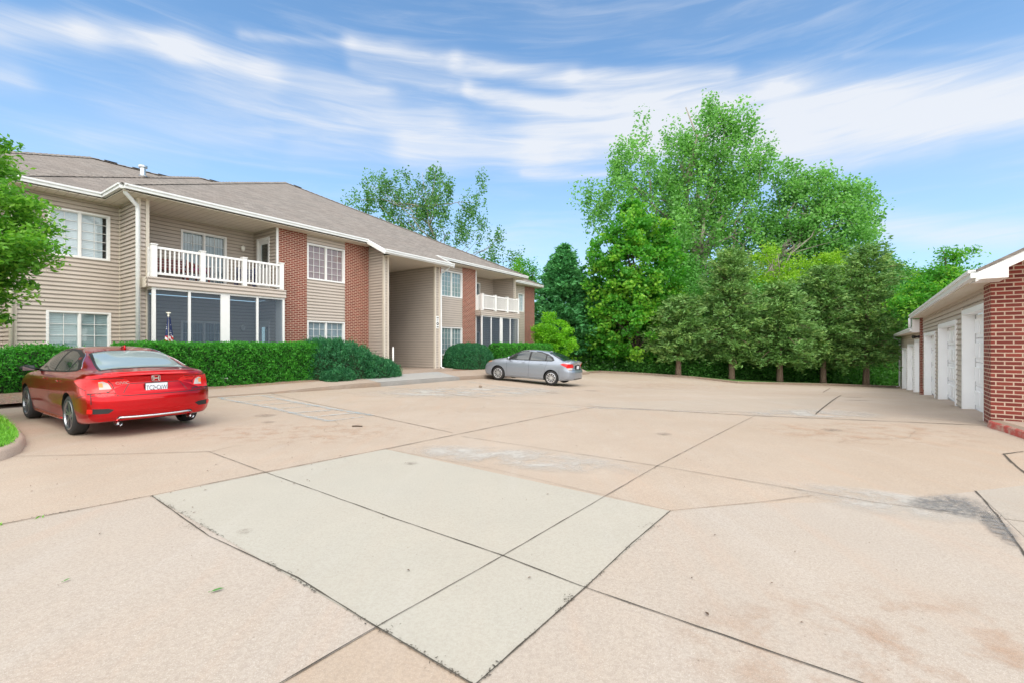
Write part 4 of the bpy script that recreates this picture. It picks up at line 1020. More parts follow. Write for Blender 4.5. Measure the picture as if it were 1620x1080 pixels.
# ------------------------------------------------------------------ vegetation
def unit(n): v = rng.normal(size=(n, 3)); return v/np.linalg.norm(v, axis=1, keepdims=True)
def leaves_at(C, size, aspect=.5, upb=.0, tint=None):
    n = len(C); a = unit(n); a[:,2] = a[:,2]*.6+upb; a /= np.linalg.norm(a, axis=1, keepdims=True)
    b = np.cross(a, unit(n)); b /= np.linalg.norm(b, axis=1, keepdims=True)+1e-9
    sz = size*rng.uniform(.6, 1.25, n)[:,None]*.5
    return quads(C, a*sz, b*sz*aspect)
def in_lobes(lobes, n, shell=.75):
    L = np.array(lobes, float); wt = (L[:,3]*L[:,4]*L[:,5])**.75; k = rng.choice(len(L), n, p=wt/wt.sum())
    r = rng.uniform(0, 1, n)**(1/3.)*(1-shell)+shell*rng.uniform(.62, 1.05, n)
    return L[k,:3]+unit(n)*L[k,3:6]*r[:,None], k
def limbs_mesh(name, segs, m, par, n=7):
    mb = MB()
    for pts, rad in segs: mb.tube(pts, rad, n)
    return mb.build(name, m, par, True)
def bend(a, b, k=5, j=.06, sag=0.):
    a, b = Vector(a), Vector(b); L = (b-a).length; o = []
    for i in range(k+1):
        f = i/k; p = a.lerp(b, f); 
        if 0 < i < k: p += Vector((random.gauss(0, j), random.gauss(0, j), random.gauss(0, j*.5)))*L*.5
        p.z += sag*math.sin(f*math.pi)*L; o.append(p)
    return o
def broadleaf(name, label, cat, base, trunk_h, trunk_r, lobes, nclump, nleaf, clump_r, leaf, lm, bm_, group=None, nlimb=14, shell=.7, aspect=.55, cs=(.62, .62, .45), upb=0.):
    e = empty(name, base, 0, label=label, cat=cat, group=group)
    bx, by, bz = base; L = [(l[0]-bx, l[1]-by, l[2]-bz, l[3], l[4], l[5]) for l in lobes]
    P, k = in_lobes(L, nclump, shell); 
    cr = clump_r*rng.uniform(.6, 1.25, nclump)
    idx = np.repeat(np.arange(nclump), nleaf)
    C = P[idx]+np.clip(rng.normal(size=(len(idx), 3)), -1.7, 1.7)*cr[idx][:,None]*np.array(cs)
    tn = np.clip(.62*rng.uniform(0, 1, nclump)[idx]+.38*rng.uniform(0, 1, len(idx)), 0, 1)
    V, F = leaves_at(C, leaf, aspect, upb); np_mesh('crown', V, F, lm, e, tint=tn)
    top = Vector((0, 0, trunk_h)); segs = [([Vector((0, 0, -.3)), *bend((0, 0, 0), top, 4, .03)], [trunk_r*1.5, trunk_r*1.25, trunk_r, trunk_r*.9, trunk_r*.85, trunk_r*.7])]
    cz = max(l[2]+l[5]*.3 for l in L); leader = bend(top, (np.mean([l[0] for l in L]), np.mean([l[1] for l in L]), cz), 6, .05)
    segs.append((leader, [trunk_r*.8*(1-.14*i) for i in range(7)]))
    for q in range(nlimb):
        t = P[rng.integers(nclump)]; st_ = leader[min(5, int(rng.integers(0, 5)))] if t[2] > trunk_h else Vector((0, 0, trunk_h*.9))
        if t[2] < st_[2]-1: st_ = top
        pts = bend(st_, t, 5, .07, .05); r0 = trunk_r*random.uniform(.28, .5); segs.append((pts, [r0*(1-.17*i) for i in range(6)]))
        for _ in range(2):
            b = pts[random.choice((2, 3))]; near = P[np.argmin(np.linalg.norm(P-np.array(b)-rng.normal(0, 1.2, 3)*clump_r*2, axis=1))]
            segs.append((bend(b, near, 4, .08), [r0*.4*(1-.2*i) for i in range(5)]))
    limbs_mesh('trunk', segs, bm_, e); return e
def pxl(px, py, r, Y, ry=None, rz=None):
    """a crown lobe standing at distance Y"""
    k = Y/720; return ((px-810)*k, Y+random.uniform(-.12, .12)*r*k*4, (545-py)*k+H, r*k, (ry or r)*k, (rz or r)*k)
def gz(x, y): return z1(x, y)-.15

# the tree at the left edge
nl = [(x_-.42, y_, z_+.12, a_*.95, b_, c_) for x_, y_, z_, a_, b_, c_ in [(-9.25,7.5,4.55,1.0,1.1,.75),(-8.75,7.6,3.4,1.15,1.2,.8),(-9.7,7.2,3.5,1.6,1.3,1.2),(-8.5,7.4,2.9,1.15,1.1,.55),(-9.0,7.3,2.3,1.25,1.2,.6),(-9.1,7.3,1.75,1.1,1.1,.42),(-10.3,7.3,2.6,1.5,1.3,1.2)]]
broadleaf('shade_tree', 'bright green shade tree at the left edge, before the apartment wall', 'tree', (-9.9, 7.3, z1(-9.9, 7.3)+.12), 1.2, .09, nl, 1100, 70, .17, .11, L_NEAR, M_BARK, nlimb=20, shell=.55, aspect=.40, upb=-.25)
broadleaf('shade_tree', 'round leafy tree added out of view at the left, to darken reflections in the red car', 'tree', (-17.5, 9.5, z1(-15, 9)+.1), 1.5, .13, [(-17.5,9.5,3.6,2.3,2.3,1.9),(-17.0,9.0,2.4,2.1,2.1,1.2),(-18.5,10.4,2.8,2,2,1.6)], 260, 60, .4, .16, L_WOOD, M_BARK)  # unseen tree, added so the red car's side reflects something dark
# cottonwoods
Y = 45
lb = [pxl(*a, Y) for a in ((1125,225,42),(1168,262,48),(1075,262,42),(1000,268,34),(985,318,42),(1045,320,48),(1100,310,60),(1170,330,55),(1040,375,55),(950,315,22),(1128,188,20),(1170,205,20),(1015,228,18),(1205,262,18),(1110,380,62),(1070,222,14),(940,350,20),(1190,385,45))]+[pxl(a, b, c, 45, None, d) for a, b, c, d in ((1122,178,9,26),(1145,185,8,24),(1170,190,8,26),(1190,205,8,22),(985,222,9,26),(1015,212,9,22),(1063,215,9,20),(1218,250,8,22),(925,308,16,9),(935,345,12,12),(1095,200,9,20),(1208,230,8,20))]
broadleaf('cottonwood_tree', 'tallest pale green cottonwood with a spiky open crown beyond the lot', 'tree', (19.2, 45, gz(19, 40)-1), 6, .42, lb, 760, 66, .85, .29, L_COT, M_BARKG, nlimb=40, shell=.7, aspect=.7, cs=(.5, .5, .85))
Y = 43
lb = [pxl(*a, Y) for a in ((1285,305,38),(1245,290,28),(1335,320,38),(1370,345,26),(1262,340,42),(1310,365,50),(1355,385,35),(1245,390,42),(1300,285,18),(1385,325,12),(1290,410,40))]
broadleaf('cottonwood_tree', 'wide pale green cottonwood with a bare grey forked trunk, right of the tallest tree', 'tree', (22.6, 43, gz(22, 40)-1), 8, .36, lb, 460, 62, .85, .28, L_COT, M_BARKG, nlimb=30, shell=.7, aspect=.7, cs=(.65, .5, .5))
Y = 50
lb = [pxl(*a, Y) for a in ((598,300,24),(575,322,16),(640,300,26),(690,300,26),(690,340,28),(748,318,20),(760,290,10),(610,345,30),(655,350,30),(745,360,28),(700,385,26),(790,388,16),(770,420,25),(815,415,14),(690,278,12),(558,318,10),(595,275,8),(540,322,10),(515,312,6))]
broadleaf('cottonwood_tree', 'thin sparse cottonwood rising behind the apartment roof', 'tree', (-7.2, 50, H-2), 9, .15, lb, 340, 38, .62, .27, L_COTD, M_BARKG, nlimb=30, shell=.5, aspect=.7, cs=(.45, .5, .95))
Y = 47
broadleaf('round_tree', 'dense mid green treetop just past the far end of the apartment roof', 'tree', (1.4, 47, H-2.2), 4, .25, [pxl(*a, Y) for a in ((826,432,20),(842,450,18),(815,455,25))], 120, 60, .6, .25, L_MAPLE, M_BARK, nlimb=8)
# maple
Y = 35.5
lb = [pxl(*a, Y) for a in ((1003,345,26),(985,375,30),(1025,375,36),(960,405,32),(1060,395,28),(1000,430,52),(1055,440,38),(950,440,26),(1005,480,55),(1065,485,36),(950,480,28),(1000,525,50),(1050,525,36),(960,530,32))]
broadleaf('maple_tree', 'dense bright green maple with yellow leaf tips standing at the kerb', 'tree', (9.75, 35.4, gz(9.7, 35)+.2), 1.6, .20, lb, 620, 64, .50, .27, L_MAPLE, M_BARK, nlimb=26, shell=.8, aspect=.75)
# yellow-green trees behind the cedars
Y = 38.5
broadleaf('yellow_green_tree', 'yellow green leafy tree glowing above the right cedars', 'tree', (28, 38.5, gz(28, 36)-1), 4, .18, [pxl(*a, Y) for a in ((1320,425,28),(1350,440,26),(1300,440,26),(1375,450,18),(1335,460,40))], 170, 60, .55, .24, L_YEL, M_BARK, nlimb=12)
broadleaf('yellow_green_tree', 'yellow green leafy tree over the third cedar, beside the bare grey trunk', 'tree', (23, 39, gz(23, 36)-1), 4, .18, [pxl(*a, Y) for a in ((1215,405,20),(1235,440,26),(1260,425,24),(1200,440,16),(1245,470,34))], 130, 60, .55, .24, L_YEL, M_BARKG, nlimb=12)
# tree behind the garage
Y = 27
broadleaf('garage_tree', 'leafy green tree rising behind the garage roof', 'tree', (27.5, 28.5, H-3.3), 3, .2, [(l[0], l[1]+1, *l[2:]) for l in [pxl(*a, Y) for a in ((1510,432,24),(1545,412,17),(1485,450,20),(1525,400,12),(1560,395,9),(1480,480,35),(1530,460,40),(1455,480,22),(1580,440,25))]], 240, 55, .45, .22, L_MAPLE, M_BARK, nlimb=18, shell=.7, aspect=.4)
broadleaf('round_bush', 'round lime green shrub against the far end brick wall of the apartments', 'shrub', (2.75, 31, H-1.35), .4, .06, [(2.75, 31, H+.95, 1.3, 1.3, 1.15), (2.9, 31, H+.1, 1.25, 1.2, .9), (2.3,31,H+.5,.95,.95,.9), (3.3, 31, H+.0, 1.1, 1.1, .8)], 210, 80, .22, .13, L_LIME, M_BARK, nlimb=8, shell=.9)

def conifer(name, label, base, h, r, zf0, nb, lm, bm_, group=None, droop=.12, spray=.34, tr=.14, power=.75, ragged=.35, per=17, cat='tree', lean=0.):
    e = empty(name, base, 0, label=label, cat=cat, group=group); C, A, Bx, T = [], [], [], []; segs = []
    az0 = random.random()*6
    for k in range(nb):
        f = (k+random.random())/nb; z = zf0+(h-zf0)*f**.95; az_ = az0+k*2.399+random.gauss(0, .3)
        L = r*((1-f)**power*.95+.05)*random.uniform(1-ragged, 1.08)
        if f < .12: L *= .75
        d_ = Vector((math.cos(az_), math.sin(az_), 0)); rise = random.uniform(-.1, .35)+f*.5
        n_ = max(3, int(per*L/r*1.5)); tb = random.random(); s0_ = Vector((lean*z, 0, z))
        if L > .5*r and k % 2 == 0: segs.append(([s0_, s0_+d_*L*.5+Vector((0, 0, rise*L*.5)), s0_+d_*L*.85+Vector((0, 0, rise*L*.8-droop*L))], [.03, .02, .008]))
        for q in range(n_):
            u = random.uniform(.18, 1)**.8; lat = random.gauss(0, .16)*L*(1.15-u)+random.gauss(0, .06)
            p = s0_+d_*L*u+Vector((-d_.y, d_.x, 0))*lat; p.z += rise*L*u-droop*L*u*u*2+random.gauss(0, .10)
            for _ in range(5):
                sp = spray*random.uniform(.5, 1.2); a = (d_+Vector((random.gauss(0, .55), random.gauss(0, .55), random.gauss(.1, .4)))).normalized()*sp*.5
                b = a.orthogonal().normalized()*sp*random.uniform(.13, .2)
                b.rotate(Matrix.Rotation(random.uniform(0, 6.28), 3, a.normalized()))
                pp = p+Vector((random.gauss(0, .12), random.gauss(0, .12), random.gauss(0, .08))); C.append(pp); A.append(a); Bx.append(b); T.append(min(1, max(0, .55*tb+.45*random.random())))
    V, F = quads(np.array(C), np.array(A), np.array(Bx)); np_mesh('crown', V, F, lm, e, tint=np.array(T))
    segs.append(([(0, 0, -.3), (0, 0, .3), (lean*h*.5, 0, h*.5), (lean*h*.95, 0, h*.95)], [tr*1.4, tr*1.1, tr*.6, .02]))
    limbs_mesh('trunk', segs, bm_, e); return e
CG = 'cedars in a row behind the far kerb'
for px, x, y, h, r, lab, ln in ((1078, 11.95, 32.7, 5.4, 2.7, 'small low cedar nearest the maple, leftmost of the row along the kerb', .02), (1163, 15.6, 32.3, 8.8, 3.3, 'second cedar of the kerb row from the left, with a pointed top', -.01),
    (1241, 18.6, 31.6, 6.6, 3.2, 'third cedar of the kerb row from the left, with a thick pale forked trunk', .0), (1315, 22.3, 32.6, 8.2, 3.3, 'fourth cedar of the kerb row from the left, with a narrow dark trunk', .0),
    (1380, 24.9, 32.0, 9.6, 3.6, 'broad cedar nearest the garages, rightmost of the kerb row', .01)):
    conifer('cedar_tree', lab, (x, y, gz(x, y)+.22), h, r, 1.35, 380, L_CEDAR, M_BARKR, CG, lean=ln, spray=.30, tr=.19, power=random.uniform(.36, .62), ragged=.62, droop=random.uniform(.02, .2))
conifer('cedar_tree', 'tall thin dark cedar tip standing behind the rightmost kerb cedar', (30.6, 37, gz(28, 36)-.6), 11.2, 2.3, 2, 190, L_SPRUCE, M_BARKR, 'cedars in a row behind the far kerb', ragged=.5)
conifer('spruce_tree', 'tall dark blue green spruce beyond the end of the apartment building', (4.35, 38, gz(4, 36)+.2), 10.1, 4.3, 1.2, 480, L_SPRUCE, M_BARK, None, spray=.42, per=20, power=.85, ragged=.25, droop=.05)
conifer('spruce_tree', 'lower dark green spruce between the tall spruce and the maple', (7.0, 39.5, gz(6, 36)+.1), 7.6, 2.6, 1.4, 230, L_SPRUCE, M_BARK, None, spray=.42, per=18, ragged=.3)
# loose woodland behind the rows
def mass(name, lobes, n, size, m, kind='stuff', shell=.3):
    P_, k = in_lobes(lobes, n//22, shell); idx = np.repeat(np.arange(len(P_)), 22); C = P_[idx]+rng.normal(0, .42, (len(idx), 3))*np.array([1, 1, .7])
    tn = np.clip(.65*rng.uniform(0, 1, len(P_))[idx]+.35*rng.uniform(0, 1, len(idx)), 0, 1); V, F = leaves_at(C, size, .55); return tag(np_mesh(name, V, F, m, tint=tn), kind=kind)
wl = []
for px in range(935, 1500, 26):
    yt = 470+15*math.sin(px*.05)+random.uniform(-12, 12)
    wl.append(pxl(px, yt, 24, 41)); wl.append(pxl(px, yt+35, 26, 39.5)); wl.append(pxl(px, yt+75, 26, 38)); wl.append(pxl(px, 585, 26, 37))
for px, py, r in ((1080,430,34),(1150,440,34),(1190,460,28),(1250,480,32),(1400,440,28),(1430,450,24),(1460,470,26),(1100,470,34),(1405,475,34),(1370,470,30)): wl.append(pxl(px, py, r, 42))
mass('woodland', wl, 150000, .27, L_WOOD)
ul = []
for k in range(60):
    px = 965+k*8.3; x = (px-810)/720*35.0; yy = 34.6+random.uniform(-.6, 1.4); x = (px-810)/720*yy
    if px > 1010: ul.append((x, yy, z1(x, yy)+random.uniform(.2, .7), random.uniform(.6, 1.2), .7, random.uniform(.4, 1.0)))
wn = [pxl(px+random.uniform(-10, 10), py, random.uniform(14, 24), random.uniform(34.2, 36.5)) for px in range(1090, 1450, 17) for py in (470, 505, 540)]
mass('woodland', wn, 42000, .22, L_WOOD, shell=.4)
mass('undergrowth', ul, 60000, .19, L_WOOD, shell=.5)
mass('far_scrub', [pxl(px, 560+random.uniform(-8, 4), 13, 62) for px in range(872, 1010, 9)], 9000, .5, L_YEL, shell=.4)
mass('far_scrub', [pxl(px, 552+random.uniform(-8, 4), 16, 75) for px in range(780, 1400, 14)]+[pxl(px, 520, 22, 90) for px in range(780, 1500, 20)], 30000, .8, L_WOOD, shell=.4)
for k, (px, yy) in enumerate(((916, 37.5), (932, 41), (948, 43.5))):
    x = (px-810)/720*yy; m = MB(); m.tube(bend((0,0,-.4), (.3*(k-1), 0, 4.5), 5, .03), [.14, .12, .11, .1, .09, .08], 8); o = m.build('bare_trunk', M_BARK, None, True); o.location = (x, yy, gz(x, 36)+.1)
    tag(o, ('slim dark trunk nearest the spruce, by the bright lawn gap', 'slim dark trunk, middle of the three by the lawn gap', 'slim dark trunk nearest the maple, by the bright lawn gap')[k], 'tree trunk', 'slim trunks by the lawn gap')
# wire fence seen through the gap
fe = empty('wire_fence', (5, 56, 0), 0, label='low wire fence crossing the bright lawn beyond the spruce', cat='fence')
for k in range(12): m = MB(); zb = zg(np.array(k*1.2-1+5.), np.array(56.))-.1; m.tube([(k*1.2-1, 0, float(zb)), (k*1.2-1, 0, float(zb)+1.5)], .035, 6); m.build('post', M_SILVERM, fe)
m = MB()
for h in (.5, .9, 1.3, 1.5): m.tube([(-1, 0, float(zb)+h), (12.2, 0, float(zb)+h)], .012, 5)
m.build('wire', M_SILVERM, fe)
# distant house glimpsed through the trees
dh = empty('distant_house', (25.8, 60, gz(28, 36)-1), .3, label='distant house with a brown roof glimpsed between the trees', cat='house')
m = MB(); m.box(-2.2, 4, 0, 6, 0, 5.0); m.build('wall', M_CREAM, dh)
m = MB(); m.quad((-2.6, -.5, 4.9), (4.4, -.5, 4.9), (4.4, 3, 7.0), (-2.6, 3, 7.0)); m.quad((-2.6, 3, 7.0), (4.4, 3, 7.0), (4.4, 6.5, 4.9), (-2.6, 6.5, 4.9)); m.quad((-2.5,0,4.9),(-2.5,6,4.9),(-2.5,3,6.95)); m.build('roof', M_ROOF, dh)

# hedges: a dark twiggy core and small leaves over it
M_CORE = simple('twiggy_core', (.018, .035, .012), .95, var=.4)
def hedge(name, label, cat, base, ang, fun, n, leaf, lm, aspect=.55, upb=.1, group=None, bump=.05):
    """fun(u, v) -> point on the hedge skin and its outward normal, u and v in 0..1 (arrays)"""
    e = empty(name, base, ang, label=label, cat=cat, group=group)
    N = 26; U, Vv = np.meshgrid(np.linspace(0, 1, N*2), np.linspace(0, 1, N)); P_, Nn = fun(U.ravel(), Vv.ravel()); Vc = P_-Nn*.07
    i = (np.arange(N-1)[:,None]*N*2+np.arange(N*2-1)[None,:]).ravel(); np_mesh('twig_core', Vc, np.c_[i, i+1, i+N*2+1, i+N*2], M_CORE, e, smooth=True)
    u, v = rng.uniform(0, 1, n), rng.uniform(0, 1, n); P_, Nn = fun(u, v)
    lump = (np.sin(P_[:,0]*9+P_[:,2]*5)*np.sin(P_[:,1]*11+P_[:,2]*7+2)+np.sin(P_[:,0]*23+1)*np.sin(P_[:,2]*19)*.6)
    P_ = P_+Nn*(lump*bump*.5+rng.normal(-.01, bump*.5, n))[:,None]
    a = Nn*.6+unit(n)*.9+np.array([0, 0, upb]); a /= np.linalg.norm(a, axis=1, keepdims=True); b = np.cross(a, unit(n)); b /= np.linalg.norm(b, axis=1, keepdims=True)
    sz = leaf*rng.uniform(.6, 1.3, n)[:,None]*.5; V, F = quads(P_, a*sz, b*sz*aspect)
    np_mesh('foliage', V, F, lm, e, tint=np.clip(.5+lump*.18+rng.normal(0, .22, n), 0, 1)); return e
def boxhedge(s0, s1, t0, t1, h, rr=.12, wav=.02):
    # profile in (y, z): back bottom, over the top, down the front; front faces -y
    prof = [(-t0, 0), (-t0, h-rr), (-t0-rr, h), (-t1+rr, h), (-t1, h-rr), (-t1+.06, .0)]
    seg = np.array(prof); dl = np.hypot(*np.diff(seg, axis=0).T); cum = np.r_[0, np.cumsum(dl)]/dl.sum()
    def fun(u, v):
        # ends: the last 12% of u on each side wraps the end caps
        y = np.interp(v, cum, seg[:,0]); z = np.interp(v, cum, seg[:,1]); s_ = s0+(s1-s0)*np.clip((u-.06)/.88, 0, 1)
        k = np.where(u < .06, (.06-u)/.06, np.where(u > .94, (u-.94)/.06, 0)); cy = -(t0+t1)/2
        yy = y*(1-k)+cy*k; zz = z*(1-k)+(h*.5)*k*(z > 0)+0
        zz = np.where(k > 0, z*(1-k*.9)+h*.45*k, z)
        i = np.clip(np.searchsorted(cum, v)-1, 0, len(dl)-1); d0 = np.diff(seg, axis=0)[i]; ny, nz = -d0[:,1], d0[:,0]; L = np.hypot(ny, nz)+1e-9; ny, nz = ny/L, nz/L
        sgn = np.where(nz*0+((z-h*.5)*nz+(y-cy)*ny) < 0, -1, 1); ny, nz = ny*sgn, nz*sgn
        nx = np.where(k > 0, np.where(u < .5, -1., 1.), 0.); N = np.c_[nx, ny*(k < .01), nz*(k < .01)]; N /= np.linalg.norm(N, axis=1, keepdims=True)+1e-9
        zz = zz+wav*np.sin(s_*3.1+1)*(zz > h*.6)
        return np.c_[s_, yy, zz], N
    return fun
gb = lambda s, t: walk_z(s, t)-.02
HB = (OB.x, OB.y, H-1.30)
hedge('box_hedge', 'long flat-topped clipped green hedge behind the red car, before the screened porch', 'hedge', HB, bang, boxhedge(-6.75, -1.15, .75, 1.65, 1.32), 62000, .062, L_HEDGE, bump=.06)
hedge('box_hedge', 'rounded green hedge at the left edge, behind the front of the red car', 'hedge', HB, bang, boxhedge(-11.5, -6.9, -.9, .5, 1.16, .35, .05), 42000, .062, L_HEDGE, bump=.10)
hedge('box_hedge', 'flat-topped clipped hedge behind the silver car', 'hedge', HB, bang, boxhedge(9.6, 17.0, .75, 1.65, 1.33, .15), 34000, .075, L_HEDGE, bump=.07)
def mound(cx, ct, rs, rt, h, tilt=0., pw=2.4):
    def fun(u, v):
        th = u*2*np.pi; ph = v*np.pi/2; c, s_ = np.cos(ph), np.sin(ph)
        ex = 2/pw; sx = np.sign(np.cos(th))*np.abs(np.cos(th))**ex; sy = np.sign(np.sin(th))*np.abs(np.sin(th))**ex
        z = h*np.abs(s_)**.75*(1-tilt*sx*c) ; r = c**.6
        P_ = np.c_[cx+rs*sx*r, -(ct+rt*sy*r), z]; N = np.c_[np.cos(th)*c, -np.sin(th)*c, s_+.15]; N /= np.linalg.norm(N, axis=1, keepdims=True); return P_, N
    return fun
hedge('juniper_bush', 'spreading dark green juniper with browning base, sloping down to the entry', 'shrub', HB, bang, mound(-.1, 1.15, 1.6, 1.0, 1.24, .38), 46000, .11, L_JUNI, aspect=.22, upb=.5, bump=.19)
hedge('juniper_bush', 'low blue green juniper tuft at the front foot of the sloping juniper', 'shrub', HB, bang, mound(-.8, 2.0, .62, .35, .46), 9000, .09, L_JUNI, aspect=.22, upb=.5, bump=.05)
hedge('juniper_bush', 'low juniper skirt reaching the edge of the entry ramp', 'shrub', HB, bang, mound(1.12, 1.5, 1.12, .75, .74, .25), 20000, .10, L_JUNI, aspect=.22, upb=.5, bump=.10)
hedge('juniper_bush', 'dense dome-shaped dark green juniper right of the entry, beside the silver car', 'shrub', HB, bang, mound(7.75, .95, 1.75, .75, 1.30), 42000, .10, L_JUNI, aspect=.22, upb=.5, bump=.07)

# small litter on the concrete
m = MB()
for k in range(210):
    if k < 150: x, y = random.uniform(-8, 2.5), random.uniform(2.2, 12)
    else: x, y = random.uniform(-6, -2), random.uniform(4, 8)
    l = random.uniform(.006, .019); a = random.uniform(0, 3.14); dx, dy = math.cos(a)*l, math.sin(a)*l; e_ = random.uniform(.15, .5); z = z1(x, y)+.012
    m.quad((x-dx, y-dy, z), (x+dy*e_, y-dx*e_, z+.004), (x+dx, y+dy, z), (x-dy*e_, y+dx*e_, z+.003))
tag(m.build('leaf_litter', simple('dead_leaf', (.10, .06, .035), .8, var=.5)), kind='stuff')
for x, y, a, nm, lb_ in ((-1.67, 2.58, .6, 'fallen_leaf', 'single fresh green leaf lying on the concrete at the lower left'), (-2.63, 2.69, 1.2, 'fallen_leaf', 'tiny green leaf on the concrete near the lower left edge')):
    m = MB(); k = .034 if lb_[0] == 's' else .02
    pts = [(-k, 0, 0), (-k*.4, -k*.32, .004), (k*.4, -k*.28, .006), (k, 0, .002), (k*.4, k*.28, .006), (-k*.4, k*.32, .004)]
    m.quad(pts[0], pts[1], pts[5]); m.quad(pts[1], pts[2], pts[4], pts[5]); m.quad(pts[2], pts[3], pts[4]); m.tube([(-k*1.3, 0, .002), (-k, 0, .002)], .0015, 5)
    o = m.build(nm, simple('fresh_leaf', (.06, .22, .03), .5)); o.location = (x, y, z1(x, y)+.012); o.rotation_euler = (0, 0, a); tag(o, lb_, 'leaf', 'green leaves dropped on the concrete')
m = MB(); m.tube([(-.09, 0, .012), (-.02, .006, .015), (.09, -.004, .012)], [.012, .014, .01], 7); o = m.build('wood_stick', M_BARK, None, True); x, y = -2.72, 8.0; o.location = (x, y, z1(x, y)); tag(o, 'short brown stick lying on the concrete below the blue stripes', 'stick')
m = MB(); m.lathe([(.0, .0), (.03, 0), (.035, .02), (.02, .045), (.0, .05)], (0, 0, 0), 'z', 9); o = m.build('pebble', M_CURB, None, True); x, y = -1.2, 20.2-2.9; o.location = (x, y, z1(x, y)+.005); o.scale = (2, 1.6, 1.6); tag(o, 'small pale stone on the lot before the entry', 'stone')

# ------------------------------------------------------------------ cars
def catmull(xs, ys, x):
    xs, ys = np.asarray(xs, float), np.asarray(ys, float); m = np.zeros(len(xs)); d = np.diff(ys)/np.diff(xs)
    for i in range(1, len(xs)-1): m[i] = 0 if d[i-1]*d[i] <= 0 else 2*d[i-1]*d[i]/(d[i-1]+d[i])
    m[0], m[-1] = d[0], d[-1]; i = np.clip(np.searchsorted(xs, x)-1, 0, len(xs)-2); h = xs[i+1]-xs[i]; t = np.clip((x-xs[i])/h, 0, 1)
    return (2*t**3-3*t**2+1)*ys[i]+(t**3-2*t**2+t)*h*m[i]+(-2*t**3+3*t**2)*ys[i+1]+(t**3-t**2)*h*m[i+1]
def carpaint(name, col, metal=.35, rough=.32):
    def f(t, out):
        g = t.new('ShaderNodeTexCoord').outputs['Object']
        n = t.noise(g, 900, 2)
        c = t.mix(t.mr(n, .35, .7), tuple(x*.85 for x in col), tuple(min(1, x*1.15) for x in col))
        p = princ(t, out, c, rough, metal); p.inputs['Coat Weight'].default_value = 1.; p.inputs['Coat Roughness'].default_value = .03; p.inputs['Coat IOR'].default_value = 1.4; p.inputs['Specular IOR Level'].default_value = .25
    return mat(name, f)
M_RED = carpaint('red_car_paint', (.60, .003, .009), .85, .30); M_SIL = carpaint('silver_car_paint', (.33, .37, .43), .6, .36)
def f_cglass(t, out):
    p = princ(t, out, (.012, .022, .022), .03); p.inputs['IOR'].default_value = 1.75; p.inputs['Specular IOR Level'].default_value = .8
M_CGLASS = mat('car_glass', f_cglass)
def f_rglass(t, out):
    p = princ(t, out, (.24, .31, .32), .06); p.inputs['IOR'].default_value = 2.1; p.inputs['Specular IOR Level'].default_value = .9  # pale base colour stands in for sky reflected in the glass
M_RGLASS = mat('rear_window_glass', f_rglass)
M_CHROME = simple('chrome', (.75, .76, .78), .15, 1.0, var=.02)
M_TYRE = simple('tyre_rubber', (.02, .02, .021), .75, var=.2)
M_RIM = simple('grey_alloy', (.30, .31, .33), .28, .9, var=.05); M_RIM2 = simple('bright_alloy', (.72, .73, .75), .3, .8, var=.05); M_RIMD = simple('dark_alloy', (.05, .05, .055), .4, .5)
def lens(name, col, r=.12):
    def f(t, out): p = princ(t, out, col, r+.2); p.inputs['Coat Weight'].default_value = .35; p.inputs['Coat Roughness'].default_value = .12; p.inputs['IOR'].default_value = 1.45
    return mat(name, f)
M_TAIL = lens('red_tail_lens', (.62, .004, .006)); M_RECSHADE = lens('red_recess_shade', (.16, .006, .006)); M_CLEAR = lens('clear_lens', (.48, .44, .42)); M_AMBER = lens('amber_lens', (.75, .25, .06))
M_PLATE = simple('plate_white', (.72, .76, .80), .4, var=.05); M_PLATEINK = simple('plate_ink', (.03, .05, .10), .5)
def text_mesh(name, s, size, m, par, loc, rot, ext=.0015, sx=1.):
    cu = bpy.data.curves.new('t', 'FONT'); cu.body = s; cu.size = size; cu.extrude = ext; cu.align_x = 'CENTER'; cu.align_y = 'CENTER'
    tmp = bpy.data.objects.new('t', cu); me = bpy.data.meshes.new_from_object(tmp); bpy.data.objects.remove(tmp); bpy.data.curves.remove(cu)
    me.name = name; me.materials.clear(); me.materials.append(m); o = bpy.data.objects.new(name, me); COL.objects.link(o); o.parent = par; o.location = loc; o.rotation_euler = rot; o.scale = (sx, 1, 1); return o

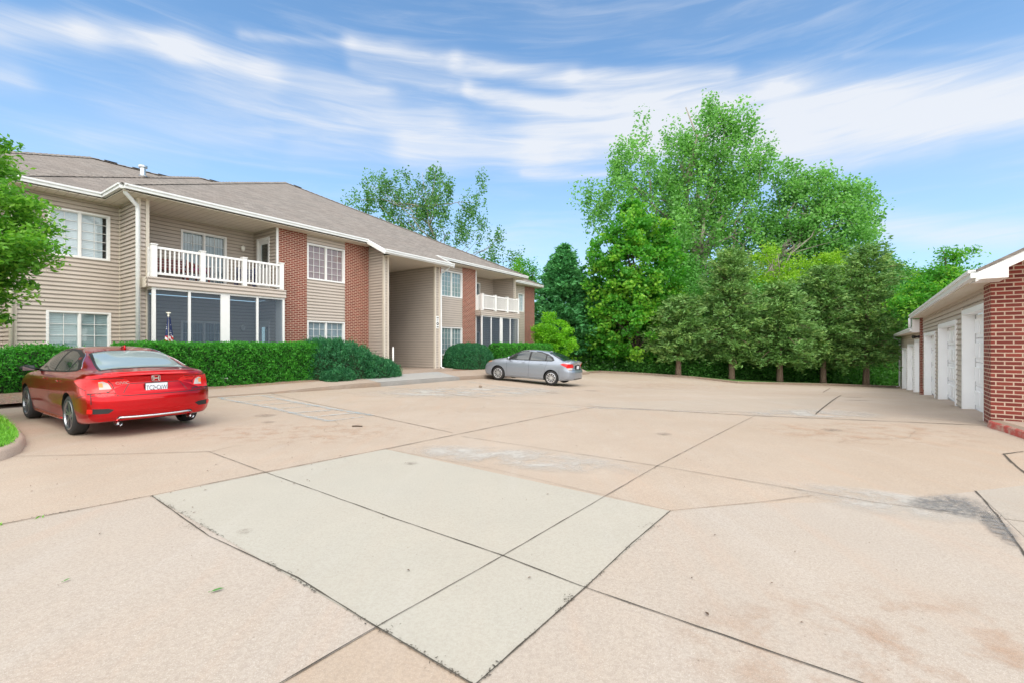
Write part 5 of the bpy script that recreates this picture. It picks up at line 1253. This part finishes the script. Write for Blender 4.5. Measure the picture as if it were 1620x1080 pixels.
class Car:
    def __init__(s, name, label, L, st, rearprof, frontprof, paint, axles, wr, arch, place, heading, pitch, rollz=0.):
        s.L = L; s.st = st; s.paint = paint
        s.e = empty(name, place, 0, label=label, cat='car'); s.e.rotation_euler = (0, 0, 0)
        h = Vector(heading).normalized(); s.e.rotation_euler = (Matrix.Rotation(math.atan2(h.y, h.x), 3, 'Z')@Matrix.Rotation(-pitch, 3, 'Y')@Matrix.Rotation(rollz, 3, 'X')).to_euler()
        xs = np.unique(np.r_[0, .02, .05, .09, .14, .2, .27, .35, np.arange(.45, L-.45, .07), L-.45, L-.35, L-.27, L-.2, L-.14, L-.09, L-.05, L-.02, L]); g = {k: catmull(st['x'], v, xs) for k, v in st.items() if k != 'x'}
        rings = []
        for i, x in enumerate(xs):
            zb, wm, zs, wb, zt, wt = (g[k][i] for k in ('zb', 'wm', 'zs', 'wb', 'zt', 'wt')); zs = min(zs, zt-.045); ze = zt-.035-.02*max(0, min(1, (zt-1.2)/.2)); gh = zt-zs
            k = max(0., min(1., (gh-.08)/.2))
            pts = [(0, zb), (wm*.55, zb), (wm*.88, zb+.004), (wm*.945, zb+.05), (wm*.965, .34), (wm*.985, .44), (wm*.992, .56), (wm, .66), (wm*.995, zs-.13), (wm*.978, zs-.065), (wb+.022, zs-.018), (wb, zs+.004)]
            if k > 0:
                g1 = [(wb-.012, zs+.02), (wb+(wt-wb)*.35+.022, zs+gh*.33), (wb+(wt-wb)*.72+.028, zs+gh*.66), (wt+.018, ze-.025), (wt-.03, ze+.008), (wt*.55, zt-.008), (0, zt)]
            g0 = [(wb-.03, zs+.014), (wb-.08, zs+.02+gh*.18), (wb*.80, zs+gh*.5), (wb*.66, zs+gh*.72), (wb*.5, zs+gh*.86), (wb*.25, zt-.004), (0, zt)]
            gg = g0 if k == 0 else [((1-k)*a[0]+k*b[0], (1-k)*a[1]+k*b[1]) for a, b in zip(g0, g1)]
            P_ = np.array(pts+gg); 
            for q in range(1, 12): P_[q,1] = max(P_[q,1], P_[q-1,1]+.001) if q > 2 else P_[q,1]
            # smooth resample
            tt = np.arange(len(P_)); T = np.linspace(0, len(P_)-1, 55); P_ = np.c_[catmull(tt, P_[:,0], T), catmull(tt, P_[:,1], T)]
            rings.append(P_)
        rings = np.array(rings); nx, ny = len(xs), 55; V = []
        def shift(x, y, z, wmx):
            wr_ = max(0, 1-x/.65)**1.3; wf = max(0, 1-(L-x)/.7)**1.3; q = abs(y)/wmx
            return x+wr_*(np.interp(z, rearprof[0], rearprof[1])+.05*q*q+.20*q**5)-wf*(np.interp(z, frontprof[0], frontprof[1])+.07*q*q+.34*q**4)
        for i, x in enumerate(xs):
            for sgn in (1, -1):
                for j in range(ny):
                    y, z = rings[i,j]
                    if sgn == -1 and j in (0, ny-1): continue
                    V.append((shift(x, y, z, .88), y*sgn, z))
        per = ny+ny-2
        def idx(i, j, sg_): return i*per+(j if sg_ == 1 or j in (0, ny-1) else ny+j-1)
        F = []
        for i in range(nx-1):
            for sg_ in (1, -1):
                for j in range(ny-1):
                    q = [idx(i, j, sg_), idx(i+1, j, sg_), idx(i+1, j+1, sg_), idx(i, j+1, sg_)]; F.append(tuple(q if sg_ == -1 else q[::-1]))
        NC = 14
        for i, fl in ((0, 1), (nx-1, -1)):       # caps as rows of quads
            prev = None
            for j in range(ny):
                a, b = idx(i, j, 1), idx(i, j, -1)
                if j in (0, ny-1): row = [a]*(NC+1)
                else:
                    y, z = rings[i,j]; row = [a]
                    for c in range(1, NC): yy = y*(1-2*c/NC); V.append((shift(xs[i], yy, z, .88), yy, z)); row.append(len(V)-1)
                    row.append(b)
                if prev:
                    for c in range(NC):
                        q = []
                        for w_ in (prev[c], prev[c+1], row[c+1], row[c]):
                            if w_ not in q: q.append(w_)
                        if len(q) > 2: F.append(tuple(q[::-1] if fl == 1 else q))
                prev = row
        me = bpy.data.meshes.new('body'); me.from_pydata(V, [], F); me.update()
        bm = bmesh.new(); bm.from_mesh(me); bmesh.ops.remove_doubles(bm, verts=bm.verts, dist=1e-5); bmesh.ops.recalc_face_normals(bm, faces=bm.faces); s.bvh = BVHTree.FromBMesh(bm); bm.to_mesh(me); bm.free()
        body = bpy.data.objects.new('body', me); COL.objects.link(body)
        cut = MB()
        for ax_ in axles:
            for sg_ in (-1, 1): cut.tube([(ax_, sg_*.58, wr), (ax_, sg_*1.2, wr)], arch, 48)
        co_ = cut.build('cutter', M_BLACK); md = body.modifiers.new('b', 'BOOLEAN'); md.operation = 'DIFFERENCE'; md.object = co_; md.solver = 'EXACT'
        dg = bpy.context.evaluated_depsgraph_get(); dg.update(); nm = bpy.data.meshes.new_from_object(body.evaluated_get(dg)); body.modifiers.clear(); body.data = nm; nm.name = 'body'
        bpy.data.objects.remove(co_)
        nm.materials.clear(); nm.materials.append(paint); nm.materials.append(M_BLACK)
        for p in nm.polygons:
            c = p.center; p.use_smooth = True; inside = False
            for ax_ in axles:
                r_ = math.hypot(c.x-ax_, c.z-wr)
                if r_ < arch*1.004 and abs(c.y) < .93 and (abs(abs(c.y)-.58) < .01 or abs(r_-arch) < .012): inside = True
            p.material_index = 1 if inside else 0
            if inside: p.use_smooth = False
        try: nm.set_sharp_from_angle(angle=R(38))
        except Exception: pass
        body.parent = s.e; s.body = body; s.axles = axles; s.wr = wr
    def ray(s, p, plane, side=1):
        if plane == 'side': o, d_ = Vector((p[0], 2*side, p[1])), Vector((0, -side, 0))
        elif plane == 'rear': o, d_ = Vector((-2, p[0], p[1])), Vector((1, 0, 0))
        elif plane == 'front': o, d_ = Vector((s.L+2, p[0], p[1])), Vector((-1, 0, 0))
        else: o, d_ = Vector((p[0], p[1], 3)), Vector((0, 0, -1))
        h, n, _, _ = s.bvh.ray_cast(o, d_)
        if h is None: return None
        if n.dot(d_) > 0: n = -n
        return h, n
    def patch(s, name, poly, plane, m, off=.004, side=1, par=None, cell=.05, skirt=True):
        bm = bmesh.new(); pts = []
        for a, b in zip(poly, list(poly[1:])+[poly[0]]):
            a, b = Vector(a), Vector(b); n = max(1, int((b-a).length/.04)); pts += [a.lerp(b, k/n) for k in range(n)]
        bm.faces.new([bm.verts.new((p.x, p.y, 0)) for p in pts])
        xs = [v.co.x for v in bm.verts]; ys = [v.co.y for v in bm.verts]
        for lo, hi, no in ((min(xs), max(xs), (1,0,0)), (min(ys), max(ys), (0,1,0))):
            k = lo+cell
            while k < hi-.002: bmesh.ops.bisect_plane(bm, geom=bm.verts[:]+bm.edges[:]+bm.faces[:], plane_co=(k,0,0) if no[0] else (0,k,0), plane_no=no); k += cell
        bad = []
        for v in bm.verts:
            r_ = s.ray((v.co.x, v.co.y), plane, side)
            if r_ is None: bad.append(v); continue
            v.co = r_[0]+r_[1]*off
        if bad: bmesh.ops.delete(bm, geom=bad, context='VERTS')
        if skirt:
            be = [e for e in bm.edges if e.is_boundary]; r = bmesh.ops.extrude_edge_only(bm, edges=be); nv = [v for v in r['geom'] if isinstance(v, bmesh.types.BMVert)]
            for v in nv:
                h = s.bvh.find_nearest(v.co)
                if h[0] is not None: v.co = h[0]-h[1]*.004 if (v.co-h[0]).dot(h[1]) > 0 else h[0]+h[1]*.004
        bmesh.ops.recalc_face_normals(bm, faces=bm.faces)
        me = bpy.data.meshes.new(name); bm.to_mesh(me); bm.free(); me.materials.append(m)
        for p in me.polygons: p.use_smooth = True
        try: me.set_sharp_from_angle(angle=R(30))
        except Exception: pass
        o = bpy.data.objects.new(name, me); COL.objects.link(o); o.parent = par or s.e; return o
    def line(s, mb, pts, plane, wd=.006, off=.0025, side=1, closed=False):
        P_ = densify([Vector(p) for p in (list(pts)+[pts[0]] if closed else pts)], .03); n = len(P_); rows = []
        for k in range(n):
            t = (P_[min(k+1, n-1)]-P_[max(k-1, 0)]).normalized(); nn = Vector((-t.y, t.x))*wd*.5; r0, r1 = s.ray(P_[k]+nn, plane, side), s.ray(P_[k]-nn, plane, side)
            rows.append(None if r0 is None or r1 is None else (r0[0]+r0[1]*off, r1[0]+r1[1]*off))
        for a, b in zip(rows[:-1], rows[1:]):
            if a and b and (a[0]-b[0]).length < .2: mb.quad(a[0], b[0], b[1], a[1])
    def bar(s, name, pts, plane, rad, m, off=.01, side=1, par=None, n=8):
        P_ = densify([Vector(p) for p in pts], .04); q = []
        for p in P_:
            r_ = s.ray(p, plane, side)
            if r_: q.append(r_[0]+r_[1]*off)
        mb = MB(); rr = [rad*(min(1, .3+min(k, len(q)-1-k)*.35)) for k in range(len(q))]; mb.tube(q, rr, n); return mb.build(name, m, par or s.e, True)
    def wheels(s, y, tw, rr, spokes, rimm, style):
        for ax_ in s.axles:
            for sg_ in (-1, 1):
                c = (ax_, sg_*y, s.wr); R_ = s.wr; o_ = sg_*tw/2
                m = MB(); m.lathe([(rr, -tw/2*.9), (R_-.045, -tw/2), (R_-.012, -tw/2+.02), (R_, -tw/2+.045), (R_, tw/2-.045), (R_-.012, tw/2-.02), (R_-.045, tw/2), (rr, tw/2*.9)], c, 'y', 48)
                wo_ = m.build('wheel', M_TYRE, s.e, True); fixn(wo_)
                m = MB(); m.lathe([(rr+.006, o_*.93), (rr-.012, o_*.98), (rr-.022, o_*.80), (rr-.03, -o_*.6)], c, 'y', 40)
                m.lathe([(.0, o_*.80), (.055, o_*.80), (.06, o_*.62), (.03, o_*.5)], c, 'y', 20)
                for k in range(spokes):
                    for dlt in ((-.13, .13) if style == 'pair' else (0,)):
                        a = 2*math.pi*k/spokes+(.2 if sg_ > 0 else .4); a1 = a+dlt*.5; a2 = a+dlt*1.6; wd = .014 if style == 'pair' else .017
                        p0 = Vector((math.cos(a1)*.04, 0, math.sin(a1)*.04)); p1 = Vector((math.cos(a2)*(rr-.012), 0, math.sin(a2)*(rr-.012))); nn = Vector((-math.sin(a), 0, math.cos(a)))*wd; C_ = Vector(c)
                        ya, yb, yc = o_*.80, o_*.86, o_*.60
                        A_, B_, C2, D_ = p0-nn*.8, p0+nn*.8, p1+nn*1.15, p1-nn*1.15
                        f = [C_+A_+Vector((0, ya, 0)), C_+B_+Vector((0, ya, 0)), C_+C2+Vector((0, yb, 0)), C_+D_+Vector((0, yb, 0))]; g_ = [C_+q+Vector((0, yc, 0)) for q in (A_*.98, B_*.98, C2, D_)]
                        m.quad(*f)
                        for k2 in range(4): m.quad(f[k2], f[(k2+1) % 4], g_[(k2+1) % 4], g_[k2])
                fixn(m.build('rim', rimm, wo_)); m = MB(); m.lathe([(.0, o_*.35), (rr-.02, o_*.35)], c, 'y', 32); m.lathe([(.0, o_*.52), (.13, o_*.52), (.14, o_*.36)], c, 'y', 32); m.build('brake_disc', M_RIMD, wo_)

# --- red sedan
st = dict(x=[0, .12, .3, .55, .95, 1.35, 1.75, 2.15, 2.5, 2.85, 3.2, 3.52, 3.8, 4.2, 4.45, 4.63],
 zb=[.27, .24, .22, .20, .18, .17, .17, .17, .17, .17, .17, .17, .17, .17, .19, .24],
 wm=[.845, .875, .893, .90, .90, .895, .892, .892, .892, .892, .892, .892, .890, .875, .84, .80],
 zs=[.93, .965, .99, 1.0, .995, .975, .955, .94, .93, .92, .91, .90, .88, .80, .70, .60],
 wb=[.74, .775, .80, .81, .815, .82, .825, .825, .825, .825, .825, .825, .82, .79, .74, .68],
 zt=[.985, 1.035, 1.055, 1.085, 1.225, 1.335, 1.395, 1.416, 1.41, 1.36, 1.21, 1.045, .985, .90, .80, .68],
 wt=[.58, .58, .575, .57, .555, .55, .555, .56, .56, .55, .56, .60, .60, .60, .60, .60])
rear_p = ([.2, .28, .33, .40, .60, .66, .70, .74, .86, .95, 1.0, 1.05, 1.3], [.11, .05, .02, 0, .0, .012, .035, .075, .115, .10, .055, .075, .3])
front_p = ([.2, .3, .45, .6, .75, .9], [.08, .03, 0, .02, .10, .2])
hd = Vector((-.836, .547)); lf = Vector((-hd.y, hd.x)); ra = Vector((-6.43, 7.77)); pc = ra-hd*.98*.96
fa_ = ra+hd*2.7; zr_, zfr = z1(*ra), z1(*fa_)
c1 = Car('red_sedan', 'glossy red four-door sedan parked at the left seen from its rear corner', 4.63, st, rear_p, front_p, M_RED, (.98, 3.68), .322, .368, (pc.x, pc.y, zr_), (hd.x, hd.y), math.atan2(zfr-zr_, 2.7))
c1.e.scale = (.96, .96, .96)
c1.wheels(.775, .215, .232, 5, M_RIM, 'pair')
for sd_ in (1, -1):
    c1.patch('window_trim', [(3.34,.945),(3.10,1.115),(2.85,1.245),(2.55,1.335),(2.15,1.372),(1.75,1.350),(1.45,1.285),(1.15,1.175),(.90,1.06),(.95,1.025),(1.4,.995),(2.1,.972),(2.8,.952)], 'side', M_BLACK, .003, sd_)
    c1.patch('side_window', [(3.17,.985),(2.98,1.12),(2.78,1.225),(2.50,1.305),(2.16,1.335),(2.12,.995),(2.7,.975)], 'side', M_CGLASS, .006, sd_)
    c1.patch('side_window', [(2.04,.998),(2.06,1.335),(1.78,1.318),(1.50,1.262),(1.36,1.20),(1.34,1.015),(1.7,1.003)], 'side', M_CGLASS, .006, sd_)
    c1.patch('quarter_window', [(1.28,1.025),(1.30,1.185),(1.12,1.115),(.99,1.055),(1.02,1.035)], 'side', M_CGLASS, .006, sd_)
    c1.bar('window_moulding', [(3.12,1.115),(2.85,1.252),(2.55,1.343),(2.15,1.38),(1.75,1.358),(1.45,1.293),(1.15,1.183),(.90,1.066)], 'side', .007, M_CHROME, .004, sd_)
    m = MB()
    for pts in ([(3.30,.93),(3.27,.75),(3.30,.45),(3.27,.27)], [(2.08,.96),(2.06,.7),(2.08,.27)], [(1.24,1.0),(1.26,.85),(1.30,.70),(1.18,.55),(1.30,.40),(1.36,.27)], [(3.28,.27),(2.3,.262),(1.36,.27)], [(.52,.62),(.36,.66),(.20,.70)], [(.60,.72),(.58,.40)]): c1.line(m, pts, 'side', .007, .002, sd_)
    m.build('panel_gap', M_BLACK, c1.e)
    c1.bar('rocker_trim', [(3.20,.225),(2.4,.215),(1.46,.225)], 'side', .02, M_RED, .004, sd_)
    for xh in (2.26, 1.42): c1.bar('door_handle', [(xh-.02,.845),(xh+.17,.85)], 'side', .014, M_RED, .022, sd_); c1.patch('handle_recess_shade', [(xh,.825),(xh+.15,.825),(xh+.15,.865),(xh,.865)], 'side', M_RECSHADE, .0015, sd_)  # dark red patch on flush paint imitates the shade inside a handle recess
    m = MB(); mo = Vector((3.10, sd_*.94, 1.0)); n = 10
    m.tube([(3.14, sd_*.80, .975), (3.13, sd_*.86, .985), (3.10, sd_*.93, .99)], [.02, .02, .03], 8)
    q = m.build('mirror_arm', M_BLACK, c1.e, True)
    m = MB(); m.tube([(3.18, sd_*.96, 1.015), (3.14, sd_*.965, 1.015), (3.08, sd_*.97, 1.012), (3.02, sd_*.97, 1.01)], [.03, .06, .07, .068], 14); o = m.build('wing_mirror', M_BLACK, c1.e, True)
    for v in o.data.vertices: v.co.y = sd_*(.96+(abs(v.co.y)-.96)*1.35); v.co.z = 1.01+(v.co.z-1.01)*.8
    m = MB(); m.box(3.012, 3.018, sd_*.885, sd_*1.04, .965, 1.055); m.build('mirror_glass', M_CGLASS, o)
    # tail lamp: side wrap and rear part
    S_ = sd_
    c1.patch('tail_lamp', [(.02,.70),(.20,.735),(.46,.83),(.62,.90),(.46,.925),(.22,.93),(.02,.925)], 'side', M_TAIL, .007, sd_)
    c1.patch('tail_lamp', [(S_*.83,.715),(S_*.72,.715),(S_*.60,.735),(S_*.545,.775),(S_*.56,.84),(S_*.62,.915),(S_*.73,.93),(S_*.83,.925)], 'rear', M_TAIL, .008)
    c1.patch('reverse_lens', [(S_*.70,.765),(S_*.565,.770),(S_*.60,.865),(S_*.66,.895),(S_*.705,.885)], 'rear', M_CLEAR, .012)
    c1.patch('turn_lens', [(S_*.70,.80),(S_*.655,.80),(S_*.66,.87),(S_*.705,.87)], 'rear', M_AMBER, .014)
    c1.patch('bumper_vent', [(S_*.80,.40),(S_*.62,.40),(S_*.555,.455),(S_*.62,.475),(S_*.80,.478)], 'rear', M_BLACK, .004)
    c1.patch('reflector', [(S_*.835,.405),(S_*.785,.405),(S_*.785,.472),(S_*.835,.472)], 'rear', M_TAIL, .010)
    m = MB(); m.tube([(.02, S_*.50, .225), (.16, S_*.50, .225)], [.036, .035], 16, cap=False); m.tube([(.08, S_*.50, .225), (.09, S_*.50, .225)], .03, 14); m.build('exhaust_tip', M_CHROME, c1.e, True)
# rear glass, fascia and details
for S_ in (1, -1):
    m = MB(); c1.line(m, [(S_*.83,.712),(S_*.72,.712),(S_*.60,.732),(S_*.540,.775),(S_*.555,.84),(S_*.615,.918),(S_*.73,.934),(S_*.83,.929)], 'rear', .012, .006)
    c1.line(m, [(.02,.698),(.20,.732),(.46,.826),(.63,.90),(.46,.929),(.22,.934),(.02,.929)], 'side', .010, .005, S_)
    c1.line(m, [(S_*.84,.715),(S_*.80,.69),(S_*.80,.55)], 'rear', .008, .003)
    m.build('lamp_seal', M_BLACK, c1.e)
c1.patch('rear_window_surround', [(.50,-.62),(.50,.62),(.85,.60),(1.39,.53),(1.42,.30),(1.43,0),(1.42,-.30),(1.39,-.53),(.85,-.60)], 'top', M_BLACK, .003)
c1.patch('rear_window', [(.54,-.585),(.54,.585),(.85,.565),(1.34,.495),(1.37,.28),(1.38,0),(1.37,-.28),(1.34,-.495),(.85,-.565)], 'top', M_RGLASS, .006)
c1.patch('windscreen', [(2.80,-.53),(2.80,.53),(3.45,.60),(3.49,0),(3.45,-.60)], 'top', M_CGLASS, .005)
m = MB()
c1.line(m, [(-.80,.675),(-.5,.665),(0,.662),(.5,.665),(.80,.675)], 'rear', .009); c1.line(m, [(-.545,.71),(-.50,.665)], 'rear', .009); c1.line(m, [(.545,.71),(.50,.665)], 'rear', .009)
c1.line(m, [(.47,-.62),(.46,0),(.47,.62)], 'top', .007); m.build('panel_gap', M_BLACK, c1.e)
c1.patch('plate_recess', [(-.40,.695),(.40,.695),(.34,.83),(.31,.845),(-.31,.845),(-.34,.83)], 'rear', M_RED, -.012, skirt=False)
m = MB(); c1.line(m, [(-.44,.70),(-.35,.845),(.35,.845),(.44,.70)], 'rear', .014, .003); m.build('recess_edge_shade', M_RECSHADE, c1.e)  # dark red line paints the shade along the recess edge
sp = c1.bar('spoiler_lip', [(-.66,1.005),(-.35,1.018),(0,1.022),(.35,1.018),(.66,1.005)], 'rear', .02, M_RED, -.002)
c1.bar('bumper_trim', [(-.52,.30),(-.48,.325),(-.25,.318),(0,.315),(.25,.318),(.48,.325),(.52,.30)], 'rear', .017, M_CHROME, .006)
c1.patch('lower_valance', [(-.56,.25),(.56,.25),(.50,.345),(.25,.335),(0,.332),(-.25,.335),(-.50,.345)], 'rear', M_BLACK, .003)
h, n = c1.ray((0, .765), 'rear'); pl = empty('number_plate', (0,0,0)); pl.parent = c1.e
m = MB(); m.box(h.x-.022, h.x-.012, -.16, .16, .765-.082, .765+.082); po = m.build('number_plate', M_BLACK, c1.e, bevel=.004)
m = MB(); m.box(h.x-.026, h.x-.0225, -.150, .150, .765-.072, .765+.072); m.build('plate_face', M_PLATE, po)
rr_ = (R(90), 0, R(-90))
text_mesh('plate_text', 'TC2\u2022C6W', .105, M_PLATEINK, po, (h.x-.027, 0, .76), rr_, .001, .62)
bpy.data.objects.remove(pl)
h, n = c1.ray((0, .915), 'rear'); tl_ = math.atan2(n.z, -n.x)
em = MB(); x_ = h.x-.016
for (a, b, c_, d2) in ((-.040, -.026, -.036, .036), (.026, .040, -.036, .036), (-.026, .026, -.008, .008)): em.box(x_-.006, x_, a, b, .915+c_, .915+d2)
fr_ = [(.056*math.copysign(abs(math.cos(t))**.45, math.cos(t)), .050*math.copysign(abs(math.sin(t))**.45, math.sin(t))) for t in np.linspace(0, 2*math.pi, 33)]
em.tube([(x_-.002, a, .915+b) for a, b in fr_], .006, 6, cap=False); em.build('emblem', M_CHROME, c1.e)
h, n = c1.ray((.43, .835), 'rear'); text_mesh('badge_text', 'CIVIC', .058, M_CHROME, c1.e, (h.x-.008, .435, .86), rr_, .003, 1.25)
m = MB(); h, n = c1.ray((1.62, 0), 'top'); m.quad((1.52, -.012, h.z-.02), (1.52, .012, h.z-.02), (1.50, 0, h.z+.065)); m.quad((1.52, .012, h.z-.02), (1.74, .0, h.z+.0), (1.50, 0, h.z+.065)); m.quad((1.74, 0, h.z), (1.52, -.012, h.z-.02), (1.50, 0, h.z+.065))
m.tube([(1.50, 0, h.z-.02), (1.51, 0, h.z+.05), (1.60, 0, h.z+.035), (1.72, 0, h.z)], [.022, .014, .018, .01], 8); m.build('antenna_fin', M_RED, c1.e, True)

# --- silver sedan
st2 = dict(x=[0, .12, .3, .5, .85, 1.2, 1.55, 1.95, 2.3, 2.6, 3.0, 3.38, 3.7, 4.1, 4.4, 4.58],
 zb=[.27, .25, .23, .21, .19, .19, .19, .19, .19, .19, .19, .19, .19, .19, .2, .24],
 wm=[.82, .85, .865, .87, .87, .868, .868, .868, .868, .868, .868, .868, .866, .85, .82, .78],
 zs=[.95, .985, 1.0, 1.005, 1.0, .985, .97, .96, .95, .94, .93, .925, .91, .85, .76, .66],
 wb=[.74, .77, .785, .79, .80, .80, .80, .80, .80, .80, .80, .80, .79, .77, .73, .67],
 zt=[1.04, 1.075, 1.09, 1.115, 1.285, 1.395, 1.448, 1.465, 1.455, 1.41, 1.24, 1.06, 1.0, .93, .84, .72],
 wt=[.58, .58, .575, .57, .555, .55, .555, .56, .56, .56, .56, .60, .60, .60, .60, .60])
rear_p2 = ([.2, .28, .35, .60, .68, .74, .9, 1.0, 1.05, 1.3], [.10, .03, .0, .0, .03, .09, .10, .06, .05, .3])
hd2 = Vector((-.883, .469)); lf2 = Vector((-.469, -.883)); ra2 = Vector((2.06, 20.47)); pc2 = ra2-hd2*.98; fa2 = ra2+hd2*2.645; zr2, zf2 = z1(*ra2), z1(*fa2)
c2 = Car('silver_sedan', 'silver four-door sedan parked with its nose to the kerb near the entry', 4.58, st2, rear_p2, front_p, M_SIL, (.98, 3.625), .318, .365, (pc2.x+hd2.x*0, pc2.y, zr2), (hd2.x, hd2.y), math.atan2(zf2-zr2, 2.645))
c2.wheels(.75, .205, .215, 10, M_RIM2, 'single')
for sd_ in (1, -1):
    c2.patch('window_trim', [(3.30,.975),(2.98,1.20),(2.68,1.345),(2.35,1.405),(1.95,1.425),(1.55,1.395),(1.25,1.325),(.98,1.20),(.88,1.07),(1.0,1.025),(1.6,1.005),(2.4,.985)], 'side', M_BLACK, .003, sd_)
    c2.patch('side_window', [(3.05,1.03),(2.83,1.20),(2.60,1.32),(2.35,1.372),(2.10,1.388),(2.12,1.02),(2.6,1.01)], 'side', M_CGLASS, .006, sd_)
    c2.patch('side_window', [(2.03,1.022),(2.01,1.39),(1.75,1.38),(1.50,1.345),(1.32,1.28),(1.31,1.04),(1.6,1.03)], 'side', M_CGLASS, .006, sd_)
    c2.patch('quarter_window', [(1.25,1.045),(1.26,1.26),(1.10,1.19),(.96,1.09),(1.02,1.055)], 'side', M_CGLASS, .006, sd_)
    m = MB()
    for pts in ([(3.20,.95),(3.17,.7),(3.20,.27)], [(2.07,1.0),(2.06,.6),(2.08,.27)], [(1.20,1.02),(1.22,.85),(1.30,.68),(1.30,.30)], [(3.2,.27),(1.3,.27)], [(.62,.70),(.60,.40)]): c2.line(m, pts, 'side', .007, .002, sd_)
    m.build('panel_gap', M_BLACK, c2.e)
    for xh in (2.22, 1.36): c2.bar('door_handle', [(xh,.885),(xh+.18,.885)], 'side', .016, M_SIL, .024, sd_)
    m = MB(); m.tube([(3.05, sd_*.80, .99), (3.02, sd_*.90, 1.02)], .02, 8); m.tube([(3.10, sd_*.93, 1.035), (3.05, sd_*.94, 1.035), (2.98, sd_*.94, 1.03)], [.04, .085, .085], 12); o = m.build('wing_mirror', M_BLACK if 0 else M_SIL, c2.e, True)
    m = MB(); m.tube([(2.978, sd_*.94, 1.03), (2.972, sd_*.94, 1.03)], .078, 12); m.build('mirror_glass', M_BLACK, o)
    c2.patch('tail_lamp', [(.02,.78),(.26,.80),(.56,.93),(.46,.975),(.20,.965),(.02,.955)], 'side', M_TAIL, .008, sd_)
    c2.patch('tail_lamp', [(sd_*.82,.785),(sd_*.58,.80),(sd_*.50,.90),(sd_*.56,.95),(sd_*.82,.955)], 'rear', M_TAIL, .008)
    c2.patch('reverse_lens', [(sd_*.80,.70),(sd_*.62,.70),(sd_*.52,.80),(sd_*.60,.80),(sd_*.80,.785)], 'rear', M_CLEAR, .008)
    c2.patch('head_lamp', [(4.50,.70),(4.10,.80),(3.88,.86),(4.05,.86),(4.35,.80),(4.52,.75)], 'side', M_CLEAR, .007, sd_)
    c2.patch('turn_lens', [(4.28,.76),(4.05,.825),(3.97,.85),(4.07,.85),(4.28,.80)], 'side', M_AMBER, .011, sd_)
c2.patch('rear_window_surround', [(.46,-.60),(.46,.60),(.85,.585),(1.22,.53),(1.25,0),(1.22,-.53),(.85,-.585)], 'top', M_BLACK, .003)
c2.patch('rear_window', [(.49,-.57),(.49,.57),(.85,.555),(1.19,.50),(1.21,0),(1.19,-.50),(.85,-.555)], 'top', M_CGLASS, .006)
c2.patch('windscreen', [(2.66,-.54),(2.66,.54),(3.32,.60),(3.36,0),(3.32,-.60)], 'top', M_CGLASS, .005)
m = MB(); c2.line(m, [(-.78,.69),(0,.68),(.78,.69)], 'rear', .01); c2.line(m, [(.52,.70),(.50,.80),(.56,.96)], 'rear', .01); c2.line(m, [(-.52,.70),(-.50,.80),(-.56,.96)], 'rear', .01); m.build('panel_gap', M_BLACK, c2.e)
c2.bar('spoiler_lip', [(-.62,1.045),(0,1.06),(.62,1.045)], 'rear', .028, M_SIL, .0)
h, n = c2.ray((0, .80), 'rear'); m = MB(); m.box(h.x-.02, h.x-.008, -.155, .155, .725, .875); po = m.build('number_plate', M_BLACK, c2.e)
m = MB(); m.box(h.x-.024, h.x-.0205, -.15, .15, .73, .87); m.build('plate_face', M_PLATE, po)
c2.patch('plate_recess', [(-.32,.70),(.32,.70),(.28,.90),(-.28,.90)], 'rear', M_BLACK, .002)
m = MB(); m.tube([(h.x-.03, .0, .955), (h.x-.008, 0, .955)], .04, 14); m.build('emblem', M_CHROME, c2.e, True)
c2.patch('lower_valance', [(-.55,.25),(.55,.25),(.50,.33),(-.50,.33)], 'rear', M_BLACK, .003)
m = MB(); m.tube([(1.30, 0, 1.38), (1.32, 0, 1.43), (1.45, 0, 1.44)], [.02, .014, .01], 8); m.build('antenna_fin', M_SIL, c2.e, True)
